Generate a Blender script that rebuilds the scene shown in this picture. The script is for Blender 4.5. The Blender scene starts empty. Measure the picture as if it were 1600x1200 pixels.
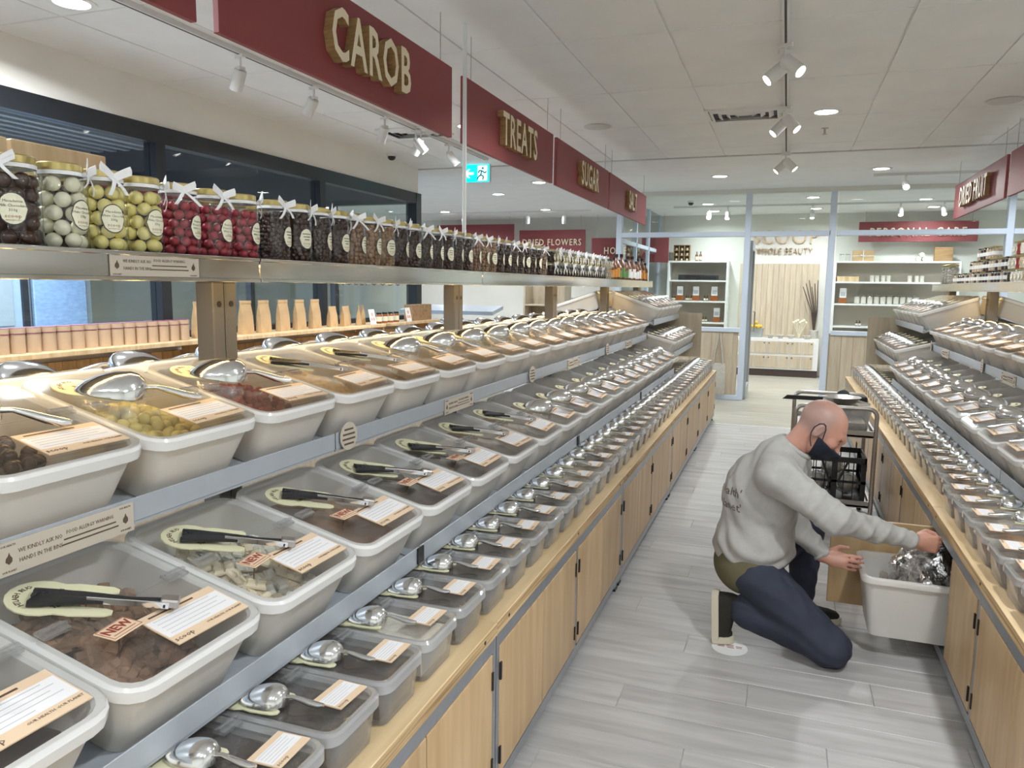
import bpy, math, random
import numpy as np
from mathutils import Matrix, Vector
random.seed(7)
S = bpy.context.scene
COL = S.collection
PI = math.pi
R = math.radians

# ------------------------------------------------------------------ camera
CAM_H = 1.6
F_PX, YAW, PITCH, ROLL = 1182.6, R(19.714), R(7.396), R(0.737)
_f = Vector((-math.sin(YAW) * math.cos(PITCH), math.cos(YAW) * math.cos(PITCH), -math.sin(PITCH)))
_r0 = Vector((math.cos(YAW), math.sin(YAW), 0))
_u0 = _r0.cross(_f)
_r = _r0 * math.cos(ROLL) + _u0 * math.sin(ROLL)
_u = -_r0 * math.sin(ROLL) + _u0 * math.cos(ROLL)
cam_data = bpy.data.cameras.new('camera')
cam_data.sensor_width = 36.0
cam_data.lens = F_PX / 1600 * 36.0
cam_data.clip_start = 0.02
cam = bpy.data.objects.new('camera', cam_data)
COL.objects.link(cam)
cm = Matrix((( _r.x, _u.x, -_f.x, 0), (_r.y, _u.y, -_f.y, 0), (_r.z, _u.z, -_f.z, CAM_H), (0, 0, 0, 1)))
cam.matrix_world = cm
S.camera = cam

def ray(px, py):
    return _r * ((px - 800) / F_PX) - _u * ((py - 600) / F_PX) + _f
def on_z(px, py, z):
    d = ray(px, py); t = (z - CAM_H) / d.z
    return Vector((0, 0, CAM_H)) + d * t
def on_x(px, py, x):
    d = ray(px, py); return Vector((0, 0, CAM_H)) + d * (x / d.x)
def on_y(px, py, y):
    d = ray(px, py); return Vector((0, 0, CAM_H)) + d * (y / d.y)

# ------------------------------------------------------------------ view, world
S.view_settings.view_transform = 'Standard'
S.view_settings.look = 'None'
S.view_settings.gamma = 1.0
S.view_settings.use_curve_mapping = False
S.view_settings.exposure = 0.24
S.cycles.use_denoising = True
S.cycles.transparent_max_bounces = 24
S.cycles.max_bounces = 8
S.cycles.sample_clamp_indirect = 6.0
S.cycles.caustics_reflective = False
S.cycles.caustics_refractive = False
W = bpy.data.worlds.new('world'); S.world = W
W.use_nodes = True
W.node_tree.nodes['Background'].inputs[0].default_value = (0.02, 0.025, 0.035, 1)
W.node_tree.nodes['Background'].inputs[1].default_value = 1.0

CEIL = 2.98
LAMP = 40.0            # watts of one ceiling downlight
def area_light(name, loc, power, size, color=(.905, .957, 1), rot=(0, 0, 0), size_y=None, spread=R(160)):
    l = bpy.data.lights.new(name, 'AREA'); l.energy = power; l.color = color
    l.shape = 'RECTANGLE' if size_y else 'DISK'
    l.size = size
    if size_y: l.size_y = size_y
    l.spread = spread
    o = bpy.data.objects.new(name, l); o.location = loc; o.rotation_euler = rot
    COL.objects.link(o); return o

# ------------------------------------------------------------------ materials
MATS = {}
def _new(name):
    m = bpy.data.materials.new(name); m.use_nodes = True
    nt = m.node_tree; b = nt.nodes['Principled BSDF']
    MATS[name] = m
    return m, nt, b
def N(nt, kind, **kw):
    n = nt.nodes.new(kind)
    for k, v in kw.items(): setattr(n, k, v)
    return n
def pbr(name, col, rough=.5, metal=0, var=0, scale=8, bump=0, stretch=(1, 1, 1), coat=0, objvar=0, spec=None):
    m, nt, b = _new(name)
    b.inputs['Roughness'].default_value = rough
    b.inputs['Metallic'].default_value = metal
    b.inputs['Coat Weight'].default_value = coat
    if spec is not None: b.inputs['Specular IOR Level'].default_value = spec
    c4 = (*col, 1)
    b.inputs['Base Color'].default_value = c4
    if var or bump:
        tc = N(nt, 'ShaderNodeTexCoord'); mp = N(nt, 'ShaderNodeMapping')
        mp.inputs['Scale'].default_value = stretch
        nz = N(nt, 'ShaderNodeTexNoise'); nz.inputs['Scale'].default_value = scale
        nz.inputs['Detail'].default_value = 5
        nt.links.new(tc.outputs['Object'], mp.inputs[0]); nt.links.new(mp.outputs[0], nz.inputs['Vector'])
        if var:
            mx = N(nt, 'ShaderNodeMix', data_type='RGBA')
            mx.inputs['A'].default_value = tuple(max(0, c * (1 - var)) for c in col) + (1,)
            mx.inputs['B'].default_value = tuple(min(1, c * (1 + var)) for c in col) + (1,)
            rp = N(nt, 'ShaderNodeMapRange'); rp.inputs[1].default_value = .3; rp.inputs[2].default_value = .7
            nt.links.new(nz.outputs[0], rp.inputs[0]); nt.links.new(rp.outputs[0], mx.inputs['Factor'])
            out = mx.outputs['Result']
            if objvar:
                oi = N(nt, 'ShaderNodeObjectInfo'); hv = N(nt, 'ShaderNodeHueSaturation')
                mr = N(nt, 'ShaderNodeMapRange'); mr.inputs[3].default_value = 1 - objvar; mr.inputs[4].default_value = 1 + objvar
                nt.links.new(oi.outputs['Random'], mr.inputs[0]); nt.links.new(mr.outputs[0], hv.inputs['Value'])
                nt.links.new(out, hv.inputs['Color']); out = hv.outputs[0]
            nt.links.new(out, b.inputs['Base Color'])
        if bump:
            bp = N(nt, 'ShaderNodeBump'); bp.inputs['Strength'].default_value = bump; bp.inputs['Distance'].default_value = .01
            nt.links.new(nz.outputs[0], bp.inputs['Height']); nt.links.new(bp.outputs[0], b.inputs['Normal'])
    return m
def clear(name, tint, gloss=.06, rough=.05, frost=0, frost_col=(.8, .8, .78)):
    """see-through plastic or glass: transparent + fresnel gloss (+ a frosted share)"""
    m, nt, b = _new(name)
    nt.nodes.remove(b)
    out = nt.nodes['Material Output']
    tr = N(nt, 'ShaderNodeBsdfTransparent'); tr.inputs[0].default_value = (*tint, 1)
    gl = N(nt, 'ShaderNodeBsdfGlossy'); gl.inputs['Roughness'].default_value = rough
    lw = N(nt, 'ShaderNodeLayerWeight'); lw.inputs[0].default_value = .5      # two-sided Schlick-like falloff
    pw = N(nt, 'ShaderNodeMath', operation='POWER'); pw.inputs[1].default_value = 4
    nt.links.new(lw.outputs['Facing'], pw.inputs[0])
    fr = N(nt, 'ShaderNodeMath', operation='MULTIPLY'); fr.inputs[1].default_value = .9
    nt.links.new(pw.outputs[0], fr.inputs[0])
    ad = N(nt, 'ShaderNodeMath', operation='ADD'); ad.inputs[1].default_value = gloss; ad.use_clamp = True
    nt.links.new(fr.outputs[0], ad.inputs[0])
    base = tr.outputs[0]
    if frost:
        df = N(nt, 'ShaderNodeBsdfDiffuse'); df.inputs[0].default_value = (*frost_col, 1)
        tl = N(nt, 'ShaderNodeBsdfTranslucent'); tl.inputs[0].default_value = (*frost_col, 1)
        m0 = N(nt, 'ShaderNodeMixShader'); m0.inputs[0].default_value = .4
        nt.links.new(df.outputs[0], m0.inputs[1]); nt.links.new(tl.outputs[0], m0.inputs[2])
        m1 = N(nt, 'ShaderNodeMixShader'); m1.inputs[0].default_value = frost
        nt.links.new(base, m1.inputs[1]); nt.links.new(m0.outputs[0], m1.inputs[2]); base = m1.outputs[0]
    m2 = N(nt, 'ShaderNodeMixShader')
    nt.links.new(ad.outputs[0], m2.inputs[0]); nt.links.new(base, m2.inputs[1]); nt.links.new(gl.outputs[0], m2.inputs[2])
    nt.links.new(m2.outputs[0], out.inputs[0])
    return m
def emit(name, col, power):
    m, nt, b = _new(name)
    b.inputs['Base Color'].default_value = (*col, 1)
    b.inputs['Emission Color'].default_value = (*col, 1); b.inputs['Emission Strength'].default_value = power
    return m
def wood(name, dark, light, stretch=(1, 12, 12), scale=2.2, rough=.45, objvar=.06, bump=.03, ring=False):
    m, nt, b = _new(name)
    tc = N(nt, 'ShaderNodeTexCoord'); mp = N(nt, 'ShaderNodeMapping'); mp.inputs['Scale'].default_value = stretch
    oi = N(nt, 'ShaderNodeObjectInfo')
    ad = N(nt, 'ShaderNodeVectorMath', operation='ADD')
    nt.links.new(tc.outputs['Object'], ad.inputs[0])
    sc = N(nt, 'ShaderNodeVectorMath', operation='SCALE'); sc.inputs[0].default_value = (7, 5, 3)
    nt.links.new(oi.outputs['Random'], sc.inputs['Scale']); nt.links.new(sc.outputs[0], ad.inputs[1])
    nt.links.new(ad.outputs[0], mp.inputs[0])
    nz = N(nt, 'ShaderNodeTexNoise'); nz.inputs['Scale'].default_value = scale; nz.inputs['Detail'].default_value = 6
    nz.inputs['Distortion'].default_value = .6
    nt.links.new(mp.outputs[0], nz.inputs['Vector'])
    cr = N(nt, 'ShaderNodeValToRGB'); e = cr.color_ramp.elements
    e[0].position = .32; e[0].color = (*dark, 1); e[1].position = .68; e[1].color = (*light, 1)
    nt.links.new(nz.outputs[0], cr.inputs[0])
    hv = N(nt, 'ShaderNodeHueSaturation'); mr = N(nt, 'ShaderNodeMapRange')
    mr.inputs[3].default_value = 1 - objvar; mr.inputs[4].default_value = 1 + objvar
    nt.links.new(oi.outputs['Random'], mr.inputs[0]); nt.links.new(mr.outputs[0], hv.inputs['Value'])
    nt.links.new(cr.outputs[0], hv.inputs['Color']); nt.links.new(hv.outputs[0], b.inputs['Base Color'])
    b.inputs['Roughness'].default_value = rough
    if bump:
        bp = N(nt, 'ShaderNodeBump'); bp.inputs['Strength'].default_value = bump * 4; bp.inputs['Distance'].default_value = .003
        nt.links.new(nz.outputs[0], bp.inputs['Height']); nt.links.new(bp.outputs[0], b.inputs['Normal'])
    return m

def translucent(name, col, rough, share):
    m, nt, b = _new(name)
    b.inputs['Base Color'].default_value = (*col, 1); b.inputs['Roughness'].default_value = rough
    out = nt.nodes['Material Output']; tl = N(nt, 'ShaderNodeBsdfTranslucent'); tl.inputs[0].default_value = (*col, 1)
    mx = N(nt, 'ShaderNodeMixShader'); mx.inputs[0].default_value = share
    nt.links.new(b.outputs[0], mx.inputs[1]); nt.links.new(tl.outputs[0], mx.inputs[2]); nt.links.new(mx.outputs[0], out.inputs[0])
    return m
def skin_material():
    """skin with a smooth attribute for the shaved scalp"""
    m, nt, b = _new('skin')
    at = N(nt, 'ShaderNodeAttribute', attribute_name='stubble'); nz = N(nt, 'ShaderNodeTexNoise'); nz.inputs['Scale'].default_value = 14
    c1 = N(nt, 'ShaderNodeMix', data_type='RGBA'); c1.inputs['A'].default_value = (.46, .215, .155, 1); c1.inputs['B'].default_value = (.56, .29, .21, 1)
    nt.links.new(nz.outputs[0], c1.inputs['Factor'])
    c2 = N(nt, 'ShaderNodeMix', data_type='RGBA'); c2.inputs['B'].default_value = (.34, .215, .18, 1)
    nt.links.new(at.outputs['Fac'], c2.inputs['Factor']); nt.links.new(c1.outputs['Result'], c2.inputs['A']); nt.links.new(c2.outputs['Result'], b.inputs['Base Color'])
    b.inputs['Roughness'].default_value = .45
M = MATS
skin_material()
pbr('ceiling_white', (.80, .81, .80), .9, var=.03, scale=3)
pbr('grid_metal', (.62, .62, .60), .6)
pbr('dark_gap', (.06, .06, .065), .7)
pbr('wall_cream', (.86, .84, .78), .9, var=.03, scale=2)
pbr('wall_white', (.76, .76, .70), .9, var=.02, scale=2)
wood('floor_grey', (.37, .355, .345), (.54, .525, .51), stretch=(1.0, 9, 9), scale=1.8, rough=.42, objvar=.05, bump=.02)
wood('floor_beige', (.33, .31, .25), (.46, .44, .37), stretch=(1.0, 9, 9), scale=1.8, rough=.35, objvar=.05, bump=.02)
wood('birch_door', (.43, .275, .13), (.56, .39, .21), stretch=(10, 10, 1.2), scale=1.6, rough=.4, objvar=.08)
wood('ply_top', (.55, .39, .20), (.72, .54, .32), stretch=(8, 1, 8), scale=2.4, rough=.5, objvar=.05)
wood('ply_edge', (.26, .15, .06), (.66, .47, .25), stretch=(1, 1.5, 95), scale=1.5, rough=.6, objvar=.05)
wood('pine', (.55, .38, .20), (.76, .58, .36), stretch=(9, 9, .9), scale=2.0, rough=.5, objvar=.10)
wood('oak_panel', (.52, .43, .31), (.66, .57, .43), stretch=(9, 9, 1), scale=2.0, rough=.5, objvar=.04)
wood('board_brown', (.28, .16, .07), (.46, .29, .14), stretch=(1, 8, 8), scale=3, rough=.5)
pbr('frame_steel', (.36, .38, .41), .38, .75, var=.05, scale=30)
pbr('shelf_grey', (.46, .50, .55), .35, .35, var=.03, scale=20)
pbr('upright_taupe', (.135, .125, .11), .5, .1, var=.04)
pbr('polished_steel', (.72, .70, .67), .10, 1.0)
pbr('scoop_steel', (.80, .80, .80), .14, 1.0)
pbr('dull_steel', (.45, .42, .39), .35, .9)
pbr('tong_dark', (.03, .03, .032), .35, .3)
pbr('black_plastic', (.012, .012, .013), .45)
pbr('black_hinge', (.015, .013, .012), .5)
pbr('sign_red', (.24, .046, .050), .55, var=.06, scale=1.2)
pbr('letter_cream', (.80, .70, .50), .55)
pbr('letter_edge', (.38, .24, .10), .6, var=.25, scale=25, stretch=(1, 1, 6))
pbr('pole_white', (.75, .75, .73), .5)
pbr('frame_white', (.66, .74, .86), .45)
pbr('frame_black', (.012, .015, .020), .4)
translucent('bin_white', (.84, .81, .76), .28, .38)
translucent('rim_white', (.88, .87, .85), .16, .30)
clear('rim_clear', (.88, .88, .88), gloss=.10, rough=.08, frost=.55, frost_col=(.78, .78, .78))
clear('bin_clear', (.86, .86, .86), gloss=.05, rough=.08, frost=.30, frost_col=(.62, .60, .58))
clear('lid_clear', (.975, .975, .97), gloss=.03, rough=.10, frost=.025, frost_col=(.8, .8, .8))
clear('clip_clear', (.90, .91, .92), gloss=.16, rough=.05, frost=.12, frost_col=(.85, .85, .85))
clear('glass_jar', (.97, .975, .97), gloss=.06, rough=.02)
clear('glass_pane', (.93, .96, .95), gloss=.02, rough=.01)
clear('acrylic', (.95, .95, .94), gloss=.22, rough=.04)
pbr('mall_floor', (.34, .34, .35), .5)
clear('bag_clear', (.85, .86, .88), gloss=.15, rough=.12, frost=.25, frost_col=(.8, .8, .8))
pbr('tag_cream', (.72, .69, .46), .5)
pbr('card_tan', (.76, .57, .39), .6)
pbr('card_white', (.82, .80, .80), .5)
pbr('print_dark', (.10, .06, .04), .7)
pbr('print_red', (.28, .05, .03), .7)
pbr('print_grey', (.50, .49, .52), .7)
pbr('strip_taupe', (.50, .44, .36), .6)
pbr('label_cream', (.80, .77, .58), .6)
pbr('label_rim', (.05, .05, .05), .6)
pbr('lid_gold', (.50, .40, .16), .35, .8)
pbr('lid_red', (.25, .03, .05), .4, .3)
pbr('lid_black', (.015, .015, .015), .35)
pbr('ribbon', (.84, .84, .84), .6)
pbr('choc_dark', (.055, .032, .024), .3)
pbr('choc_milk', (.27, .155, .09), .42, var=.25, scale=6)
pbr('choc_white', (.80, .70, .50), .5, var=.1, scale=6)
pbr('choc_mint', (.70, .69, .61), .5, var=.12, scale=6)
pbr('ball_dark', (.05, .020, .013), .22)
pbr('ball_white', (.78, .75, .56), .25)
pbr('ball_yellow', (.80, .70, .26), .28)
pbr('ball_red', (.33, .028, .045), .4, var=.3, scale=40)
pbr('berry_red', (.30, .02, .012), .35, var=.3, scale=40)
pbr('nut_beige', (.60, .46, .31), .6, var=.3, scale=60, bump=.5)
pbr('nut_brown', (.33, .20, .11), .55, var=.4, scale=60, bump=.5)
pbr('grain_pale', (.66, .58, .46), .7, var=.2, scale=80, bump=.5)
pbr('grain_dark', (.07, .05, .04), .6, var=.4, scale=80, bump=.5)
pbr('grain_orange', (.48, .24, .08), .6, var=.3, scale=80, bump=.5)
pbr('oat_white', (.74, .70, .62), .8, var=.1, scale=60, bump=.3)
pbr('kraft', (.52, .35, .18), .75, var=.12, scale=9, bump=.1)
pbr('kraft_tin', (.50, .36, .24), .6, var=.05)
pbr('tin_purple', (.22, .03, .12), .45)
pbr('honey', (.30, .09, .02), .2, coat=.4)
pbr('amber', (.16, .06, .02), .15, coat=.5)
pbr('orange_label', (.66, .28, .05), .5)
pbr('green_label', (.12, .25, .08), .5)
pbr('paper_white', (.82, .82, .80), .7)
pbr('pink_print', (.70, .36, .28), .6)
pbr('linen', (.56, .53, .46), .9, var=.12, scale=40, bump=.3)
pbr('stone_grey', (.40, .42, .42), .6)
pbr('lemon', (.85, .55, .06), .4)

pbr('sweater', (.40, .385, .36), .92, var=.06, scale=30, bump=.15)
pbr('olive', (.12, .105, .055), .9, var=.08, scale=40)
pbr('trousers', (.026, .031, .052), .8, var=.10, scale=20, bump=.1)
pbr('mask_navy', (.008, .010, .022), .85)
pbr('shoe_dark', (.018, .016, .011), .9, var=.1, scale=40)
pbr('sole_cream', (.60, .54, .42), .7)
pbr('foil', (.92, .92, .93), .18, 1.0, bump=1.0, scale=38)
pbr('exit_green', (0, .5, .55), .5)
emit('exit_glow', (.0, .62, .70), 1.6)
emit('exit_white', (.75, 1, 1), 1.6)
emit('lamp_glow', (1, .96, .90), 14)
emit('led_warm', (1, .74, .38), 6)
emit('led_orange', (1, .45, .16), 1.6)
pbr('lamp_white', (.75, .75, .73), .5)
pbr('mall_dark', (.05, .055, .06), .7)
pbr('mall_slat', (.30, .31, .32), .6)
pbr('mall_blue', (.20, .30, .45), .4, var=.15, scale=14, stretch=(1, 1, 3))
emit('mall_screen', (.20, .27, .34), .55)
pbr('mall_wall', (.22, .26, .28), .7)
pbr('mirror_grey', (.25, .28, .30), .15, .6)
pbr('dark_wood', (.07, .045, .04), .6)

# ------------------------------------------------------------------ mesh builder
class MB:
    def __init__(s): s.v = []; s.f = []; s.m = []; s.cur = 0
    def mat(s, i): s.cur = i; return s
    def add(s, vs, fs):
        o = len(s.v); s.v += [tuple(v) for v in vs]
        for f in fs: s.f.append([o + i for i in f]); s.m.append(s.cur)
        return s
    def box(s, x0, x1, y0, y1, z0, z1):
        vs = [(x, y, z) for z in (z0, z1) for y in (y0, y1) for x in (x0, x1)]
        return s.add(vs, [(0, 2, 3, 1), (4, 5, 7, 6), (0, 1, 5, 4), (2, 6, 7, 3), (0, 4, 6, 2), (1, 3, 7, 5)])
    def bbox(s, x0, x1, y0, y1, z0, z1, b=.004):
        """box with bevelled edges"""
        vs = []; idx = {}
        for ix, (xa, sx) in enumerate(((x0, 1), (x1, -1))):
            for iy, (ya, sy) in enumerate(((y0, 1), (y1, -1))):
                for iz, (za, sz) in enumerate(((z0, 1), (z1, -1))):
                    for ax in range(3):
                        p = [xa + sx * b, ya + sy * b, za + sz * b]; p[ax] = (xa, ya, za)[ax]
                        idx[(ix, iy, iz, ax)] = len(vs); vs.append(p)
        fs = []
        for ax in range(3):
            a, c = [k for k in range(3) if k != ax]
            for side in (0, 1):
                q = []
                for (i, j) in ((0, 0), (1, 0), (1, 1), (0, 1)):
                    k = [0, 0, 0]; k[ax] = side; k[a] = i; k[c] = j
                    q.append(idx[(*k, ax)])
                flip = (side == 0) ^ (ax == 1)
                fs.append(q[::-1] if flip else q)
        for ax in range(3):
            a, c = [k for k in range(3) if k != ax]
            for i in (0, 1):
                for j in (0, 1):
                    k0 = [0, 0, 0]; k0[a] = i; k0[c] = j; k1 = list(k0); k1[ax] = 1
                    q = [idx[(*k0, a)], idx[(*k1, a)], idx[(*k1, c)], idx[(*k0, c)]]
                    fs.append(q)
        for i in (0, 1):
            for j in (0, 1):
                for k in (0, 1):
                    fs.append([idx[(i, j, k, 0)], idx[(i, j, k, 1)], idx[(i, j, k, 2)]])
        return s.add(vs, fs)
    def loft(s, rings, cap0=True, cap1=True, closed=True):
        n = len(rings[0]); vs = [p for r in rings for p in r]; fs = []
        for a in range(len(rings) - 1):
            for i in range(n if closed else n - 1):
                j = (i + 1) % n
                fs.append((a * n + i, a * n + j, (a + 1) * n + j, (a + 1) * n + i))
        if cap0: fs.append(tuple(range(n))[::-1])
        if cap1: fs.append(tuple((len(rings) - 1) * n + i for i in range(n)))
        return s.add(vs, fs)
    def lathe(s, prof, n=16, c=(0, 0, 0), cap0=True, cap1=True):
        rings = [[(c[0] + r * math.cos(2 * PI * i / n), c[1] + r * math.sin(2 * PI * i / n), c[2] + z) for i in range(n)] for r, z in prof]
        return s.loft(rings, cap0, cap1)
    def tube(s, pts, rad, n=8, caps=True):
        pts = [Vector(p) for p in pts]; rings = []
        rads = rad if isinstance(rad, (list, tuple)) else [rad] * len(pts)
        ref = None
        for i, p in enumerate(pts):
            d = (pts[min(i + 1, len(pts) - 1)] - pts[max(i - 1, 0)]).normalized()
            if ref is None:
                ref = Vector((0, 0, 1)) if abs(d.z) < .9 else Vector((1, 0, 0))
            a = d.cross(ref).normalized(); b = a.cross(d).normalized(); ref = b
            rings.append([p + (a * math.cos(2 * PI * k / n) + b * math.sin(2 * PI * k / n)) * rads[i] for k in range(n)])
        return s.loft(rings, caps, caps)
    def prism(s, pts, z0, z1):
        """polygon in xy extruded in z"""
        return s.loft([[(x, y, z0) for x, y in pts], [(x, y, z1) for x, y in pts]])
    def ball(s, c, r, n=10, m=6, sq=(1, 1, 1)):
        prof = [(max(1e-4, r * math.sin(PI * k / m)), -r * math.cos(PI * k / m)) for k in range(m + 1)]
        rings = [[(c[0] + q * math.cos(2 * PI * i / n) * sq[0], c[1] + q * math.sin(2 * PI * i / n) * sq[1], c[2] + z * sq[2]) for i in range(n)] for q, z in prof]
        return s.loft(rings)
    def addmesh(s, me, mtx=None, mi=None):
        o = len(s.v)
        for v in me.vertices: s.v.append(tuple(mtx @ v.co) if mtx else tuple(v.co))
        for p in me.polygons:
            s.f.append([o + i for i in p.vertices]); s.m.append(s.cur if mi is None else mi)
        return s
    def xf(s, mtx, start=0):
        s.v[start:] = [tuple(mtx @ Vector(v)) for v in s.v[start:]]; return s
    def mesh(s, name, mats, smooth=35):
        me = bpy.data.meshes.new(name); me.from_pydata(s.v, [], s.f)
        for m in (mats if isinstance(mats, (list, tuple)) else [mats]): me.materials.append(MATS[m])
        me.polygons.foreach_set('material_index', s.m)
        me.validate(); 
        import bmesh
        bm = bmesh.new(); bm.from_mesh(me); bmesh.ops.recalc_face_normals(bm, faces=bm.faces); bm.to_mesh(me); bm.free()
        if smooth:
            me.polygons.foreach_set('use_smooth', [True] * len(me.polygons))
            me.set_sharp_from_angle(angle=R(smooth))
        return me

def rr(x0, x1, y0, y1, r, z, n=4):
    """rounded rectangle ring"""
    pts = []
    for cx, cy, a0 in ((x1 - r, y1 - r, 0), (x0 + r, y1 - r, 90), (x0 + r, y0 + r, 180), (x1 - r, y0 + r, 270)):
        for k in range(n + 1):
            a = R(a0 + 90 * k / n); pts.append((cx + r * math.cos(a), cy + r * math.sin(a), z))
    return pts
def tagp(o, label=None, cat=None, group=None, kind=None):
    if label: o['label'] = label
    if cat: o['category'] = cat
    if group: o['group'] = group
    if kind: o['kind'] = kind
    return o
def obj(name, data, parent=None, loc=(0, 0, 0), rot=(0, 0, 0), scale=None, **kw):
    o = bpy.data.objects.new(name, data); COL.objects.link(o)
    o.parent = parent; o.location = loc; o.rotation_euler = rot
    if scale: o.scale = scale
    return tagp(o, **kw)
def empty(name, loc=(0, 0, 0), rot=(0, 0, 0), **kw):
    o = obj(name, None, None, loc, rot, **kw); o.empty_display_size = .1; return o
def struct(name, mb, mats, parent=None, smooth=0, **kw):
    return obj(name, mb.mesh(name, mats, smooth), parent, kind='structure' if parent is None else None, **kw)
_TXT = {}
def text_mesh(body, size=1, extrude=0, sx=1, align='CENTER', offset=0, res=2, spacing=1.0, linesp=1.0):
    key = (body, size, extrude, sx, align, offset, res, spacing, linesp)
    if key in _TXT: return _TXT[key]
    c = bpy.data.curves.new('lettering', 'FONT'); c.body = body; c.size = size; c.extrude = extrude
    c.align_x = align; c.align_y = 'CENTER'; c.offset = offset; c.resolution_u = res
    c.space_character = spacing; c.space_line = linesp
    o = bpy.data.objects.new('lettering', c); COL.objects.link(o)
    dg = bpy.context.evaluated_depsgraph_get()
    me = bpy.data.meshes.new_from_object(o.evaluated_get(dg))
    bpy.data.objects.remove(o); bpy.data.curves.remove(c)
    if sx != 1:
        for v in me.vertices: v.co.x *= sx
    _TXT[key] = me
    return me
def frame_mtx(origin, xdir, ydir):
    """matrix that puts text x along xdir and text up along ydir"""
    x = Vector(xdir).normalized(); y = Vector(ydir); y = (y - x * y.dot(x)).normalized(); z = x.cross(y)
    return Matrix(((x.x, y.x, z.x, origin[0]), (x.y, y.y, z.y, origin[1]), (x.z, y.z, z.z, origin[2]), (0, 0, 0, 1)))
# ------------------------------------------------------------------ the room shell
XL, XR, YF, YB, YP, YE = -4.22, 5.0, -3.0, 15.15, 11.34, 8.48    # side walls, front, far wall, glass partition, end of the tiled ceiling
XO = -12.5                                                        # far side of the mall / next bay
fl = struct('floor', MB().box(XO, XR, YF, YB, -.12, -.004), 'floor_grey')
plank = MB().bbox(-.609, .609, -.0893, .0893, -.004, 0, .0015)
pm_g = plank.mesh('floor_plank', 'floor_grey', 0)
pm_b = plank.mesh('floor_plank', 'floor_beige', 0)
for i in range(42):
    y = 1.72 + i * .18
    if y > 9.17: break
    off = (i * .47) % 1.22
    for k in range(-2, 3):
        x = -.3 + off + k * 1.22
        if -1.5 < x < 1.5: obj('plank', pm_g, fl, (x, y, 0))
for i in range(33):
    y = 9.31 + i * .18
    if y > YB - .1: break
    off = (i * .53) % 1.22
    for k in range(-2, 3):
        x = -.1 + off + k * 1.22
        if -1.7 < x < 1.7 and not (y > YP - .1 and abs(x) > 1.3): obj('plank', pm_b, fl, (x, y, 0))
struct('trim_1', MB().box(-2.4, 2.6, 9.185, 9.215, -.004, .004), 'paper_white')

# suspended ceiling: slab, tiles and the plasterboard beyond the dark channel
cl = struct('ceiling', MB().box(XL - .08, XR, YF, YE - .04, CEIL + .006, CEIL + .1), 'ceiling_white')
struct('ceiling_plasterboard', MB().box(XO, XR, YE + .04, YB, CEIL, CEIL + .1).box(XO, XL - .08, 8.35, YE + .04, CEIL, CEIL + .1), 'ceiling_white')
struct('trim_2', MB().box(XL, XR, YE - .04, YE + .04, CEIL + .02, CEIL + .1), 'dark_gap')  # dark colour paints in the shadow line of the ceiling channel
tile = MB().bbox(-.2935, .2935, -.5935, .5935, 0, .014, .002).mesh('ceiling_tile', 'ceiling_white', 0)
tile_s = MB().bbox(-.2935, .2935, -.236, .236, 0, .014, .002).mesh('ceiling_tile', 'ceiling_white', 0)
VENTS = [(on_z(1165, 176, CEIL), 0), (on_z(648, 205, CEIL), 0)]
for i in range(-7, 8):
    x = -.08 + .3 + .6 * i
    if x - .3 < XL - .2: continue
    for j in range(7):
        y = .75 + .6 + 1.2 * j
        if j == 6: obj('ceiling_tile', tile_s, cl, (x, 7.95 + .24, CEIL - .002))
        else: obj('ceiling_tile', tile, cl, (x, y, CEIL - .002))

# left wall: band over the shop window, panelled wall under it
struct('wall_left', MB().box(XL - .10, XL, YF, 8.35, 2.68, CEIL + .006).box(XL - .10, XL, YF, 8.35, 0, 1.13), 'wall_cream')
w1 = struct('window_1', MB().box(XL - .09, XL + .015, YF, 8.35, 2.56, 2.68).box(XL - .09, XL + .015, YF, 8.35, 1.13, 1.24)
            .box(XL - .12, XL + .02, 8.27, 8.40, 0, 2.68), 'frame_black')
for y in (.33, 2.33, 4.33, 6.33):
    obj('mullion', MB().box(XL - .09, XL + .015, y - .045, y + .045, 1.24, 2.56).mesh('mullion', 'frame_black', 0), w1)
for y in (-2.9, -1.67, .33, 2.33, 4.33, 6.33):
    obj('pane', MB().box(XL - .045, XL - .037, y + .045 if y > -2.9 else YF, min(y + 1.955, 8.27) if y > -2.9 else -1.7, 1.24, 2.56).mesh('pane', 'glass_pane', 0), w1)
# glass front of the next bay, seen through the shop window
w2 = struct('window_2', MB().box(XO, XL - .12, 8.30, 8.40, 2.56, CEIL + .1).box(XO, XL - .12, 8.30, 8.40, 0, .12), 'frame_black')
for x in (-5.4, -6.7, -8.1):
    obj('mullion', MB().box(x - .04, x + .04, 8.31, 8.39, .12, 2.56).mesh('mullion', 'frame_black', 0), w2)
obj('pane', MB().box(XO, XL - .12, 8.346, 8.354, .12, 2.56).mesh('pane', 'glass_pane', 0), w2)
t = text_mesh('WHOLEFOODS', .16, .001, .8, spacing=1.25)
# lettering on the glass of the next bay
obj('window_lettering', MB().addmesh(t, frame_mtx((-4.95, 8.29, 1.63), (1, 0, 0), (0, 0, 1))).mesh('window_lettering', 'print_dark', 0), w2)

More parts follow.
